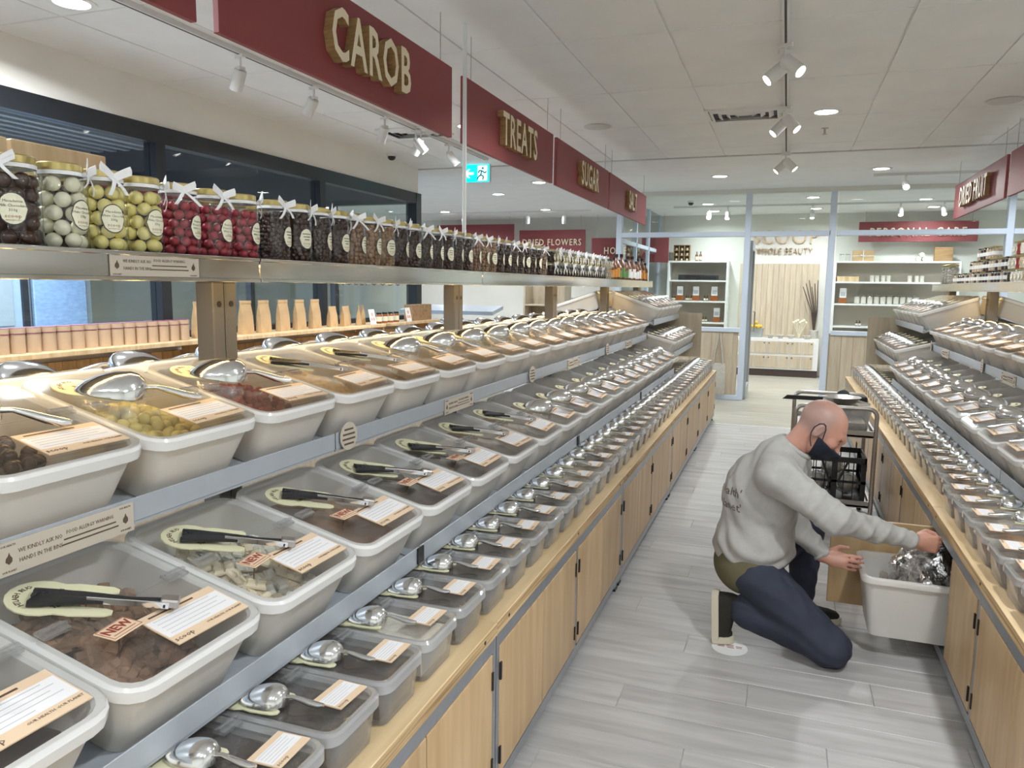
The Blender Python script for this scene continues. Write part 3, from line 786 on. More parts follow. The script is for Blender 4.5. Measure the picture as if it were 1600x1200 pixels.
wall_sign(812, 914, 360, 396, 14.6, 'DRIED FLOWERS', 'dark red hanging sign reading DRIED FLOWERS', .175)
wall_sign(684, 803, 352, 390, 14.6, None, 'dark red hanging sign board beside the DRIED FLOWERS sign', .2)
wall_sign(925, 1044, 372, 410, 14.6, 'HOMEWARES', 'dark red hanging sign reading HOMEWARES behind the corner glass', .18)
wall_sign(1343, 1527, 347, 377, 14.9, 'PERSONAL CARE', 'dark red sign reading PERSONAL CARE behind the glass partition', .20, 1.3)
# timber letters on the far wall
lt = empty('timber_lettering', (on_y(1225, 385, YB).x, YB, 2.2), label='timber letters SCOOP WHOLE BEAUTY on the wall behind the doorway', cat='lettering')
for s, sz, z, sx_, nm in (('SCOOP', .36, 2.545 - 2.2, .92, 'upper_line'), ('WHOLE BEAUTY', .165, 2.30 - 2.2, .74, 'lower_line')):
    me = MB().addmesh(text_mesh(s, sz, .02, sx_, offset=-.004, spacing=1.12, res=3), frame_mtx((0, -.022, z), (1, 0, 0), (0, 0, 1))).mesh(nm, ['pine', 'letter_edge'], 0)
    for p in me.polygons: p.material_index = 0 if abs(p.normal.y) > .8 else 1
    obj(nm, me, lt)

# ------------------------------------------------------------------ notice strips and round tags on the shelf edges
def flame(mb, c, s):
    pts = [(0, -1), (.55, -.6), (.6, .0), (.25, .5), (.1, 1), (-.15, .45), (-.5, .1), (-.6, -.5)]
    mb.prism([(c[0] + x * s, c[1] + y * s) for x, y in pts], 0, .0006)
def strip_mesh(w=.30, h=.062):
    mb = MB(); mb.mat(0).box(-w / 2, w / 2, -h / 2, h / 2, -.0015, .0015)
    mb.mat(1)
    def t(s, size, x, y, mi=1, al='CENTER'):
        mb.addmesh(text_mesh(s, size, .0002, .85, align=al, res=1), Matrix.Translation((x, y, .0018)), mi)
    t('WE KINDLY ASK NO', .0115, -.066, .009); t('HANDS IN THE BINS', .0115, -.066, -.009)
    t('FOOD ALLERGY WARNING', .0105, .043, .013); mb.box(-.018, .104, -.0015, .0015, .0015, .0019).box(-.024, .110, -.0115, -.0085, .0015, .0019)
    for x in (-.130, .128):
        s0 = len(mb.v); flame(mb, (x, 0), .011); mb.xf(Matrix.Translation((0, 0, .0016)), s0)
        t('OUR HEALTH', .0055, x, .024); t('OUR PLANET', .0055, x, -.024)
    return mb.mesh('notice_strip', ['strip_taupe', 'print_dark'], 0)
STRIP = strip_mesh()
def strip(x, y, z, lab, side=-1, grp=None):
    f = 1 if side < 0 else -1
    o = obj('notice_strip', STRIP, None, label=lab, cat='notice', group=grp)
    o.matrix_world = frame_mtx((x, y, z), (0, f, 0), (0, 0, 1))
q = on_x(245, 410, -1.564)
strip(-1.5635, q.y, 1.640, 'taupe allergy notice strip on the polished jar shelf edge')
q = on_x(112, 845, -1.297)
strip(-1.2965, q.y, 1.099, 'taupe allergy notice strip on the grey tray lip under the dark chocolate bin')
for k in range(1, 4): strip(-1.2965, J[k] + .95, 1.099, 'taupe allergy notice strip on the upper grey tray lip, further along', grp='notice strips further along the upper tray lip')
for k in range(2, 4): strip(mirror_right(-1.2965), J[k] + 1.2, 1.099, 'taupe notice strip on the upper tray lip right of the aisle', 1, 'notice strips on the right upper tray lip')
rt = MB(); rt.mat(0).lathe([(.045, -.0015), (.045, .0015)], 20); rt.mat(1)
for i, w_ in enumerate((.024, .032, .034, .026)): rt.box(-w_, w_, .019 - .0155 * i, .025 - .0155 * i, .0015, .0019)
RT = rt.mesh('round_tag', ['strip_taupe', 'print_dark'], 0)
for k in range(1, 5):
    o = obj('round_tag', RT, None, label='round taupe notice tag at a joint of the upper tray lip', cat='tag', group='round tags on the left upper tray'); o.matrix_world = frame_mtx((-1.290, J[k] + .06, 1.118), (.06, 1, 0), (0, 0, 1))
for k in range(3, 5):
    o = obj('round_tag', RT, None, label='round taupe notice tag on the upper tray lip right of the aisle', cat='tag', group='round tags on the right upper tray'); o.matrix_world = frame_mtx((mirror_right(-1.290), J[k] - .06, 1.118), (-.06, -1, 0), (0, 0, 1))
# crossing of joint caps on the lower trays
for k in range(1, 5):
    o = obj('joint_cap', MB().bbox(-1.008, -1.003, J[k] - .02, J[k] + .02, .758, .808, .001).mesh('joint_cap', 'black_plastic', 0), None, label='small black cap at a joint of the lower tray lip', cat='cap', group='black joint caps on the lower tray')
# ------------------------------------------------------------------ bins
def tub_mesh(name, L, W, h, tap, r, mats, rim=.014):
    mb = MB(); w = W / 2 - rim
    def rg(ins, z, rad): return rr(-L + rim + ins * 1.0, 0 + tap - ins, -w + ins, w - ins, rad, z)
    # local origin: bottom front; the rim overhangs the front by tap + rim
    mb.mat(0).loft([rg(tap, 0, r * .8), rg(tap * .06, h - .030, r)], True, False)
    mb.mat(1).loft([rg(tap * .06, h - .030, r), rg(-rim, h - .027, r + rim), rg(-rim, h - .006, r + rim), rg(-rim + .005, h, r + rim * .6), rg(.004, h, r), rg(.009, h - .006, r * .95)], False, False)
    mb.mat(0).loft([rg(.009, h - .006, r * .95), rg(tap + .004, .006, r * .75)], False, True)
    return mb.mesh(name, mats)
BIN = dict(L=.435, W=.366, h=.165, tap=.030)
TUB = tub_mesh('bin', BIN['L'] - .03, BIN['W'], BIN['h'], BIN['tap'], .045, ['bin_white', 'rim_white'])
CB = dict(L=.405, W=.200, h=.111, tap=.010)
TUBC = tub_mesh('bin', CB['L'], CB['W'], CB['h'], CB['tap'], .025, ['bin_clear', 'rim_clear'], .009)
SB_ = dict(L=.47, W=.258, h=.165, tap=.020)
TUBS = tub_mesh('bin', SB_['L'], SB_['W'], SB_['h'], SB_['tap'], .035, ['bin_white', 'rim_white'], .010)
def lid_meshes(L, W, h, tap, split, corner):
    z = h + .001; w = W / 2 - .006; x1 = tap + .006; x0 = -L + .006 + (.03 if W > .3 else 0)
    xs = x0 + (x1 - x0) * split
    def plate(xa, xb, ra, rb):
        pts = []
        for cx, cy, a0, rad in ((xb - rb, w - rb, 0, rb), (xa + ra, w - ra, 90, ra), (xa + ra, -w + ra, 180, ra), (xb - rb, -w + rb, 270, rb)):
            for k in range(4): a = R(a0 + 30 * k); pts.append((cx + rad * math.cos(a), cy + rad * math.sin(a)))
        return MB().prism(pts, z, z + .004)
    back = plate(x0, xs - .0015, corner, .003).mesh('lid_back', 'lid_clear', 25)
    flap = plate(xs + .0015, x1, .003, corner).mesh('lid_flap', 'lid_clear', 25)
    clip = MB()
    for s in (1,):
        y = 0
        clip.loft([[(xs + a, yy, z + b) for a, b in ((-.014, .0045), (.014, .0045), (.014, .011), (.004, .012), (.003, .017), (-.003, .017), (-.004, .012), (-.014, .011))] for yy in (-.026, .026)])
    return back, flap, clip.mesh('hinge_clip', 'clip_clear', 0), xs, z + .005, w - .035
LID = lid_meshes(BIN['L'], BIN['W'], BIN['h'], BIN['tap'], .50, .045)
LIDC = lid_meshes(CB['L'], CB['W'], CB['h'], CB['tap'], .50, .022)
LIDS = lid_meshes(SB_['L'], SB_['W'], SB_['h'], SB_['tap'], .55, .030)
def card_mesh(w, d, big):
    """info card: long side along +Y, read from the aisle (+X is the foot of the card)"""
    mb = MB(); mb.mat(0).box(-d / 2, d / 2, -w / 2, w / 2, 0, .0025)
    mb.mat(1).box(-d * .30, d * .26, -w / 2 + .003, w / 2 - .003, .0025, .0028)
    mb.mat(2)
    n = 5
    for i in range(n):
        x = -d * .25 + i * d * .105
        ww = w * (.44 if i % 2 else .40) * (.7 if i == n - 1 else 1)
        mb.box(x, x + d * .014, -w * .42, -w * .42 + ww * 1.9, .0028, .0030)
    base = Matrix(((0, -1, 0, 0), (1, 0, 0, 0), (0, 0, 1, .0031), (0, 0, 0, 1)))   # text x -> +Y, text up -> -X
    def t(s, size, x, y, mi, sx_=1.0): mb.addmesh(text_mesh(s, size, .0001, sx_, res=1), Matrix.Translation((x, y, 0)) @ base, mi)
    if big:
        mb.mat(3).box(-d * .415, -d * .375, -w * .40, w * .20, .0025, .0029); t('scoop', d * .16, d * .38, -w * .36, 3, 1.1)
        t('OUR HEALTH. OUR PLANET', d * .07, d * .35, w * .22, 3)
    else:
        t('scoop', d * .17, d * .38, -w * .30, 3, 1.1)
    return mb.mesh('info_card', ['card_tan', 'card_white', 'print_grey', 'print_dark'], 0)
CARD = card_mesh(.185, .108, True); CARDC = card_mesh(.098, .072, False)
def new_mesh():
    mb = MB(); mb.mat(0).bbox(-.024, .024, -.036, .036, 0, .003, .001); mb.mat(1)
    base = Matrix(((0, -1, 0, -.004), (1, 0, 0, 0), (0, 0, 1, .0034), (0, 0, 0, 1)))
    mb.addmesh(text_mesh('NEW', .029, .0002, .9, offset=.0008, res=1), base, 1)
    mb.box(.012, .0135, -.026, .026, .003, .0034)
    for a, b, c, d in ((-.0215, -.0205, -.033, .033), (.0205, .0215, -.033, .033), (-.0215, .0215, -.034, -.033), (-.0215, .0215, .033, .034)): mb.box(a, b, c, d, .003, .0034)
    mb.mat(2).tube([(.0, 0, 0), (.0, 0, -.045)], .0015, 5)
    return mb.mesh('new_tag', ['card_tan', 'print_red', 'print_dark'], 0)
NEW = new_mesh()
def holder_mesh(big=True):
    """cream plate with round head and two prongs along +x that cradle a scoop"""
    mb = MB(); r = .060; pts = []
    for k in range(13): a = R(60 + 240 * k / 12); pts.append((r * math.cos(a), r * math.sin(a)))
    pts += [(.055, -.056), (.115, -.052), (.127, -.044), (.127, -.032), (.115, -.026), (.072, -.024), (.055, -.012), (.055, .012), (.072, .024), (.115, .026), (.127, .032), (.127, .044), (.115, .052), (.055, .056)]
    mb.mat(0).prism(pts, 0, .003)
    mb.mat(1)
    base = Matrix(((0, -1, 0, -.004), (1, 0, 0, 0), (0, 0, 1, .0032), (0, 0, 0, 1)))
    for s, x in (('OUR HEALTH', -.034), ('OUR PLANET', .034)):
        n = len(s)
        for i, ch in enumerate(s):
            if ch == ' ': continue
            a = (i - (n - 1) / 2) * .185
            tm = text_mesh(ch, .0145, .0001, 1, res=1, offset=.0003)
            if x < 0: mt = Matrix.Rotation(a, 4, 'Z') @ Matrix(((0, -1, 0, -.041), (1, 0, 0, 0), (0, 0, 1, .0032), (0, 0, 0, 1)))
            else: mt = Matrix.Rotation(-a, 4, 'Z') @ Matrix(((0, -1, 0, .041), (1, 0, 0, 0), (0, 0, 1, .0032), (0, 0, 0, 1)))
            mb.addmesh(tm, mt, 1)
    s0 = len(mb.v); mb.mat(2); flame(mb, (0, 0), .017); mb.xf(Matrix(((0, -1, 0, 0), (1, 0, 0, 0), (0, 0, 1, .003), (0, 0, 0, 1))), s0)
    return mb.mesh('scoop_holder', ['tag_cream', 'print_dark', 'print_red'], 0)
HOLD = holder_mesh()
def scoop_meshes(sc=1.0):
    rings = []; n = 11
    prof = [(-.125, .020, .004), (-.110, .036, .018), (-.085, .046, .034), (-.055, .049, .045), (-.025, .048, .050), (-.008, .042, .047), (.004, .031, .038), (.011, .016, .026), (.013, .004, .014)]
    for x, w, h in prof:
        o = [(x, w * math.cos(PI * k / (n - 1)), h * math.sin(PI * k / (n - 1)) + .001) for k in range(n)]
        i = [(x - .001, (w - .002) * math.cos(PI * k / (n - 1)), max(.0, (h - .002)) * math.sin(PI * k / (n - 1)) + .001) for k in range(n)][::-1]
        rings.append([tuple(c * sc for c in p) for p in o + i])
    bowl = MB().loft(rings).mesh('scoop', 'scoop_steel', 60)
    h = MB().tube([tuple(c * sc for c in p) for p in ((.008, 0, .020), (.03, 0, .024), (.055, 0, .020), (.085, 0, .014), (.11, 0, .012), (.125, 0, .015))], [.006 * sc, .0055 * sc, .008 * sc, .0095 * sc, .009 * sc, .005 * sc], 8).mesh('handle', 'scoop_steel', 60)
    return bowl, h
SCOOP = scoop_meshes(1.12); SCOOPC = scoop_meshes(.75)
def tong_meshes():
    out = []
    for s in (-1, 1):
        mb = MB()
        def P(x, y, z): 
            a = s * R(7); return (x * math.cos(a) - y * math.sin(a), x * math.sin(a) + y * math.cos(a), z)
        rg = []
        for x, w, z in ((.10, .007, .012), (.02, .008, .012), (-.05, .009, .010), (-.075, .016, .008), (-.10, .021, .007), (-.125, .016, .005), (-.135, .006, .004)):
            rg.append([P(x - .10, s * (w) - w, z - .002), P(x - .10, s * w + w, z - .002), P(x - .10, s * w + w, z + .005), P(x - .10, s * w, z + .008), P(x - .10, s * w - w, z + .005)])
        mb.loft(rg)
        for k in range(4): mb.ball(P(-.19 - .012 * k, s * .03, .010), .006, 6, 4)
        out.append(mb.mesh('tong_arm', 'tong_dark', 40))
    hg = MB().bbox(-.012, .022, -.013, .013, .008, .026, .003).mesh('pivot', 'dull_steel', 0)
    st = MB().bbox(-.14, .005, -.0135, -.0105, .008, .022, .001).mesh('steel_edge', 'scoop_steel', 0)
    return out[0], out[1], hg, st
TONG = tong_meshes()
def fill_mesh(L, W, z0, z1, amp, mat, seed, tap, front_low=0, n=16, m=12):
    rnd = random.Random(seed); mb = MB(); x0, x1 = -L + .05, -.012; w = W / 2 - tap - .018
    g = [[(x0 + (x1 - x0) * i / n, -w + 2 * w * j / m, z0 + (z1 - z0) * (1 - .25 * abs(i / n - .4)) + rnd.uniform(-amp, amp) - front_low * max(0, .5 - i / n)) for j in range(m + 1)] for i in range(n + 1)]
    vs = [p for row in g for p in row]; fs = [(i * (m + 1) + j, i * (m + 1) + j + 1, (i + 1) * (m + 1) + j + 1, (i + 1) * (m + 1) + j) for i in range(n) for j in range(m)]
    ring = [(i, 0) for i in range(n + 1)] + [(n, j) for j in range(1, m + 1)] + [(i, m) for i in range(n - 1, -1, -1)] + [(0, j) for j in range(m - 1, 0, -1)]
    base = len(vs)
    for i, j in ring:
        p = g[i][j]; vs.append((p[0], p[1] * .97, .012))
    k = len(ring)
    for a in range(k):
        b = (a + 1) % k; ia = ring[a][0] * (m + 1) + ring[a][1]; ib = ring[b][0] * (m + 1) + ring[b][1]
        fs.append((ia, ib, base + b, base + a))
    fs.append(tuple(base + a for a in range(k)))
    return mb.add(vs, fs).mesh('contents', mat, 50)
WFILL = ['nut_beige', 'nut_brown', 'nut_beige', 'choc_milk', 'grain_pale', 'nut_beige', 'nut_brown', 'oat_white']
WNAME = {'nut_beige': 'pale nuts', 'nut_brown': 'brown nuts', 'choc_milk': 'chocolate pieces', 'grain_pale': 'pale grains', 'oat_white': 'white flakes', 'grain_dark': 'dark seeds', 'choc_dark': 'dark chocolate', 'grain_orange': 'orange lentils',
         'ball_dark': 'dark chocolate balls'}
FILLM, FILLC, FILLS = {}, {}, {}
for i, mname in enumerate(sorted(WNAME)):
    FILLM[mname] = fill_mesh(BIN['L'] - .035, BIN['W'], .03, .108, .009, mname, i, BIN['tap'])
    FILLC[mname] = fill_mesh(CB['L'], CB['W'], .03, .086, .004, mname, i + 40, 0, n=14, m=8)
    FILLS[mname] = fill_mesh(SB_['L'], SB_['W'], .03, .12, .004, mname, i + 80, SB_['tap'], n=12, m=8)

def place(x_rim, y, z_rim, tilt, dims, right=False):
    """origin of a bin whose front rim sits at x_rim, z_rim"""
    a = tilt; lx, lz = dims['tap'] + (.014 if dims is BIN else .009), dims['h']
    ox = x_rim - (lx * math.cos(a) + lz * math.sin(a)); oz = z_rim - (-lx * math.sin(a) + lz * math.cos(a)) + .0015
    if right: return (mirror_right(ox), y, oz), (0, a, PI)
    return (ox, y, oz), (0, a, 0)
def make_bin(loc, rot, kind, fill, tool, label, group, new=False, seed=0, mirror=False, fwd=0):
    rnd = random.Random(seed)
    tub, lid, fills, card, dims = {'w': (TUB, LID, FILLM, CARD, BIN), 'c': (TUBC, LIDC, FILLC, CARDC, CB), 's': (TUBS, LIDS, FILLS, CARDC, SB_)}[kind]
    b = obj({'w': 'food_bin', 'c': 'clear_food_bin', 's': 'narrow_food_bin'}[kind], tub, None, loc, rot, label=label, cat='bin', group=group)
    lb = obj('lid_back', lid[0], b); lf = obj('lid_flap', lid[1], b); 
    for q_ in ((1,) if kind == 'c' and not mirror else (-1,) if kind == 'c' else (-1, 1)): obj('hinge_clip', lid[2], lf, (0, q_ * lid[5], 0))
    xs, zt = lid[3], lid[4]
    s = -1 if mirror else 1
    if kind == 'w': cpos = (-.052, s * .062, zt)
    elif kind == 'c': cpos = (-.052, s * .034, zt)
    else: cpos = (-.055, s * .02, zt)
    obj('info_card', card, b, cpos, (0, 0, rnd.uniform(-.05, .05) + (PI if False else 0)))
    if fill: obj('contents', fills[fill], b, kind='stuff')
    hz = s * R(38)
    if kind == 'w': hp = (xs - .12 + fwd, -s * .085, zt)
    elif kind == 'c': hp = (-.232 + fwd, -s * .048, zt); hz = s * R(3)
    else: hp = (xs - .13 + fwd, -s * .02, zt); hz = s * R(20)
    hd = obj('scoop_holder', HOLD, b, hp, (0, 0, hz), scale=None if kind == 'w' else (.8, .8, 1))
    if new: obj('new_tag', NEW, b, (-.098, -s * .078, zt + .012), (0, R(-8), rnd.uniform(-.1, .15)), label='small NEW tag')
    mw = Matrix.Translation(loc) @ (Matrix.Rotation(rot[2], 4, 'Z') @ Matrix.Rotation(rot[1], 4, 'Y'))
    jz = rnd.uniform(-.12, .12) * (.3 if kind == 'c' else 1)
    if tool == 'scoop':
        sb_, sh = SCOOP if kind == 'w' else SCOOPC
        d = {'w': .135, 'c': .092, 's': .13}[kind]
        p = Vector(hp) + Vector((math.cos(hz) * d, math.sin(hz) * d, .004))
        o = obj('metal_scoop', sb_, None, label='steel scoop resting face down on a lidded bin' if kind == 'w' else 'small steel scoop resting face down on a narrow bin', cat='scoop')
        o.matrix_world = mw @ Matrix.Translation(p) @ Matrix.Rotation(hz + jz, 4, 'Z')
        obj('handle', sh, o)
        return b, o
    if tool == 'tongs':
        p = Vector(hp) + Vector((.185, s * .118, .005))
        o = empty('serving_tongs', label='black serving tongs lying on a lidded bin', cat='tongs')
        o.matrix_world = mw @ Matrix.Translation(p) @ Matrix.Rotation(hz + jz, 4, 'Z')
        obj('tong_arm', TONG[0], o); obj('tong_arm', TONG[1], o); obj('pivot', TONG[2], o); obj('steel_edge', TONG[3], o)
        return b, o
    return b, None
def settool(o, lab, grp):
    if o: o['label'] = lab; o['group'] = grp
BW = U / 5
near = {}
# upper tier, left: dark chocolate balls, yellow balls, red berries, then nuts
T1F = {-5: 'ball_dark', -4: 'choc_dark', -3: None, -2: None, -1: None}
T1L = {-5: 'open-topped white lidded bin of dark sweets on the upper tier at the near end', -4: 'white lidded bin of dark chocolate on the upper tier before the dark ball bin', -3: 'white lidded bin of dark chocolate balls on the upper tier beside the yellow balls',
       -2: 'white lidded bin of yellow chocolate balls on the upper tier', -1: 'white lidded bin of red berries on the upper tier beside an upright'}
for i in range(-4, 15):
    y = J[1] + BW * (i + .5); loc, rot = place(-1.265, y, 1.249, TILT, BIN)
    fill = T1F[i] if i in T1F else WFILL[(i * 3) % 8]
    tool = 'tongs' if i in (0, 1) else 'scoop'
    lab = T1L.get(i, f'white lidded bin of {WNAME.get(fill)} on the upper tier left of the aisle')
    b, o = make_bin(loc, rot, 'w', fill, tool, lab, None if i in T1L else 'upper tier bins left of the aisle, ' + str(WNAME.get(fill)), seed=i)
    near[('t1', i)] = (loc, rot)
    w = {-4: 'on the bin before the dark chocolate balls', -3: 'on the bin of dark chocolate balls', -2: 'on the bin of yellow balls', -1: 'on the bin of red berries'}.get(i)
    if tool == 'tongs': settool(o, 'black tongs on an upper tier bin of nuts', 'tongs on the upper tier')
    elif w: o['label'] = 'large steel scoop lying face down ' + w
    else: settool(o, 'steel scoop face down on an upper tier bin left of the aisle', 'scoops along the upper tier left of the aisle')
T2F = {-5: 'choc_dark', -4: 'choc_dark', -3: None, -2: None, -1: 'choc_milk', 0: 'choc_dark', 1: 'choc_dark', 2: 'choc_milk'}
T2L = {-5: 'white lidded bin of dark chocolate on the lower tier at the near end', -4: 'white lidded bin of dark chocolate blocks on the lower tier beside the milk chocolate', -3: 'white lidded bin of milk chocolate blocks with a NEW tag on the lower tier',
       -2: 'white lidded bin of white chocolate blocks with a NEW tag on the lower tier', -1: 'white lidded bin of brown chocolate bits with NEW tag, after the white chocolate',
       0: 'white lidded bin with tongs and dark chocolate under the round notice tag'}
for i in range(-4, 15):
    y = J[1] + BW * (i + .5); loc, rot = place(-.97, y, .92, TILT, BIN)
    fill = T2F[i] if i in T2F else WFILL[(i * 5 + 2) % 8]
    tool = 'tongs' if i <= 3 else 'scoop'
    lab = T2L.get(i, f'white lidded bin of {WNAME.get(fill)} on the lower tier left of the aisle')
    b, o = make_bin(loc, rot, 'w', fill, tool, lab, None if i in T2L else 'lower tier bins left of the aisle, ' + str(WNAME.get(fill)), new=i <= 1, seed=100 + i, fwd=.085 if tool == 'scoop' else .02)
    near[('t2', i)] = (loc, rot)
    w = {-4: 'on the bin of dark chocolate blocks', -3: 'on the bin of milk chocolate blocks', -2: 'on the bin of white chocolate blocks', -1: 'on the bin of brown chocolate bits'}.get(i)
    if w: o['label'] = 'black and steel tongs ' + w
    elif tool == 'tongs': settool(o, 'black tongs on a lower tier bin left of the aisle', 'tongs along the lower tier')
    else: settool(o, 'steel scoop face down on a lower tier bin left of the aisle', 'scoops along the lower tier left of the aisle')
# far-side upper tier of the left gondola (only its backs and scoops show)
for i in range(-3, 15):
    y = J[1] + BW * (i + .5); loc, rot = place(-1.265, y, 1.249, TILT, BIN)
    loc = (2 * CX - loc[0], loc[1], loc[2]); rot = (0, TILT, PI)
    b, o = make_bin(loc, rot, 'w', 'nut_beige', 'scoop', 'white lidded bin on the far side of the left gondola, seen over its top tier', 'bins on the far side of the left gondola', seed=200 + i)
    settool(o, 'steel scoop on a bin on the far side of the left gondola', 'scoops on the far side of the left gondola')
# clear bins on the worktop
CWN = U / 9
CF = ['grain_dark', 'choc_dark', 'oat_white', 'grain_dark', 'choc_dark', 'grain_dark', 'nut_brown', 'choc_dark', 'grain_dark', 'grain_dark', 'nut_brown', 'grain_dark', 'choc_dark']
CN = {'grain_dark': 'dark seeds', 'choc_dark': 'dark chocolate', 'oat_white': 'white pieces', 'nut_brown': 'brown nuts', 'grain_orange': 'orange lentils', 'nut_beige': 'pale nuts', 'grain_pale': 'pale grains'}
for i in range(-5, 36):
    y = J[1] + CWN * (i + .5); loc, rot = place(-.778, y, .722, 0, CB)
    fill = 'oat_white' if i == -2 else CF[(i * 4 + 5) % 13] if i < 6 else ['grain_dark', 'nut_brown', 'grain_pale', 'nut_beige'][i % 4]
    if i in (-3, -4, -1, 0, 1): fill = 'choc_dark' if i % 2 else 'grain_dark'
    lab = 'clear lidded bin of white pieces on the left worktop between dark ones' if i == -2 else f'clear lidded bin of {CN[fill]} on the worktop left of the aisle'
    b, o = make_bin(loc, rot, 'c', fill, 'scoop', lab, None if i == -2 else f'clear worktop bins of {CN[fill]} left of the aisle', seed=300 + i)
    settool(o, 'small steel scoop on a clear worktop bin left of the aisle', 'small scoops on the left worktop bins')
# right gondola
for i in range(5, 15):
    y = J[1] + BW * (i + .5); loc, rot = place(-1.265, y, 1.249, TILT, BIN, True)
    b, o = make_bin(loc, rot, 'w', ['nut_beige', 'grain_pale'][i % 2], 'scoop', 'white lidded bin on the upper tier right of the aisle', 'upper tier bins right of the aisle', seed=400 + i, mirror=True)
    settool(o, 'steel scoop on an upper tier bin right of the aisle', 'scoops along the upper tier right of the aisle')
for i in range(2, 15):
    y = J[1] + BW * (i + .5); loc, rot = place(-.97, y, .92, TILT, BIN, True)
    b, o = make_bin(loc, rot, 'w', ['nut_beige', 'grain_pale', 'nut_brown'][i % 3], 'scoop', 'white lidded bin on the lower tier right of the aisle', 'lower tier bins right of the aisle', seed=500 + i, mirror=True, fwd=.085)
    settool(o, 'steel scoop on a lower tier bin right of the aisle', 'scoops along the lower tier right of the aisle')
for i in range(0, 36):
    y = J[1] + CWN * (i + .5)
    shift = .0 if i < 9 else -.030
    loc, rot = place(-.778 + shift, y, .722, 0, CB, True)
    fill = ['grain_orange', 'grain_pale', 'nut_beige', 'grain_orange', 'nut_brown'][i % 5] if i < 14 else ['grain_pale', 'nut_beige', 'oat_white'][i % 3]
    nm = {'grain_pale': 'pale grains', 'nut_beige': 'pale nuts', 'oat_white': 'white flakes', 'grain_orange': 'orange lentils', 'nut_brown': 'brown nuts'}[fill]
    if i == 9: nm = 'orange lentils ending the set-back row'
    b, o = make_bin(loc, rot, 'c', 'grain_orange' if i == 9 else fill, 'scoop', f'clear bin of {nm} on the worktop right of the aisle', f'clear worktop bins of {nm} right of the aisle', seed=600 + i, mirror=True, fwd=-shift)
    settool(o, 'small steel scoop on a clear worktop bin right of the aisle', 'small scoops on the right worktop bins')
# narrow bins of the end units
for side in (-1, 1):
    for i in range(7):
        y = J[4] + .02 + .262 * (i + .5)
        for tier, (xr, zr, tl) in (('upper', END_UP), ('lower', END_LO)):
            loc, rot = place(xr, y, zr, tl, SB_, side > 0)
            b, o = make_bin(loc, rot, 's', 'oat_white' if tier == 'upper' else 'grain_pale', 'scoop', f'narrow white lidded bin on the steep {tier} end tier {SIDE_TXT[side]}', f'narrow bins of the {tier} end tier {SIDE_TXT[side]}', seed=700 + i, mirror=side > 0, fwd=.11 if tier == 'lower' else .05)
            settool(o, f'steel scoop on a narrow {tier} end tier bin {SIDE_TXT[side]}', f'scoops of the {tier} end tier {SIDE_TXT[side]}')
    # backs of the far side steep bins
    for i in range(3):
        y = J[4] + .02 + .262 * (i + .5); loc, rot = place(*(END_UP[0], y, END_UP[1], END_UP[2]), SB_)
        loc = (2 * CX - loc[0], loc[1], loc[2]); rot = (0, END_UP[2], PI)
        if side > 0: loc = (mirror_right(loc[0]), loc[1], loc[2]); rot = (0, END_UP[2], 0)
        make_bin(loc, rot, 's', 'oat_white', None, f'narrow white bin on the far side of the end unit {SIDE_TXT[side]}', f'narrow bins on the far side of the end unit {SIDE_TXT[side]}', seed=760 + i)

# ------------------------------------------------------------------ single sweets in the near bins
def bin_mtx(key):
    loc, rot = near[key]; return Matrix.Translation(loc) @ Matrix.Rotation(rot[2], 4, 'Z') @ Matrix.Rotation(rot[1], 4, 'Y')
def choc_block(nx, ny, mat, a=.024):
    mb = MB()
    mb.bbox(-nx * a / 2, nx * a / 2, -ny * a / 2, ny * a / 2, 0, .007, .001)
    for i in range(nx):
        for j in range(ny):
            x, y = (i - nx / 2) * a, (j - ny / 2) * a
            mb.loft([[(x + .001, y + .001, .007), (x + a - .001, y + .001, .007), (x + a - .001, y + a - .001, .007), (x + .001, y + a - .001, .007)],
                     [(x + .004, y + .004, .012), (x + a - .004, y + .004, .012), (x + a - .004, y + a - .004, .012), (x + .004, y + a - .004, .012)]], False, True)
    return mb.mesh('chocolate_block', mat, 0)
def pile(key, meshes, n, name, label, cat, group, z0, z1, xr=(-.345, -.040), wy=.112, tiltmax=.5, seed=1):
    rnd = random.Random(seed); m = bin_mtx(key); k = 0
    cell = math.sqrt((xr[1] - xr[0]) * 2 * wy / (n / 2))
    pts = []
    for layer in range(2):
        x = xr[0] + cell / 2 * (1 + layer * .5)
        while x < xr[1]:
            y = -wy + cell / 2 * (1 + layer * .4)
            while y < wy:
                pts.append((x + rnd.uniform(-.3, .3) * cell, y + rnd.uniform(-.3, .3) * cell, layer)); y += cell
            x += cell
    for x, y, layer in pts[:]:
        fr = (x - xr[0]) / (xr[1] - xr[0])
        z = z0 + (z1 - z0) * math.sin(PI * min(1, max(0, .15 + .75 * fr))) * .8 + layer * .013 + rnd.uniform(-.004, .006)
        o = obj(name, meshes[k % len(meshes)], None, label=label, cat=cat, group=group)
        o.matrix_world = m @ Matrix.Translation((x, y, z)) @ Matrix.Rotation(rnd.uniform(0, 2 * PI), 4, 'Z') @ Matrix.Rotation(rnd.uniform(-tiltmax, tiltmax), 4, 'X') @ Matrix.Rotation(rnd.uniform(-tiltmax, tiltmax), 4, 'Y')
        k += 1
    obj('contents', fill_mesh(BIN['L'] - .035, BIN['W'], .02, max(.03, z0 - .004), .003, meshes[0].materials[0].name, 3, BIN['tap']), None)
    o = bpy.context.scene.objects[-1] if False else COL.objects[-1]
    par = [b for b in COL.objects if b.name.startswith('food_bin') and (Vector(b.location) - Vector(near[key][0])).length < 1e-4][0]
    o.parent = par; o['kind'] = 'stuff'
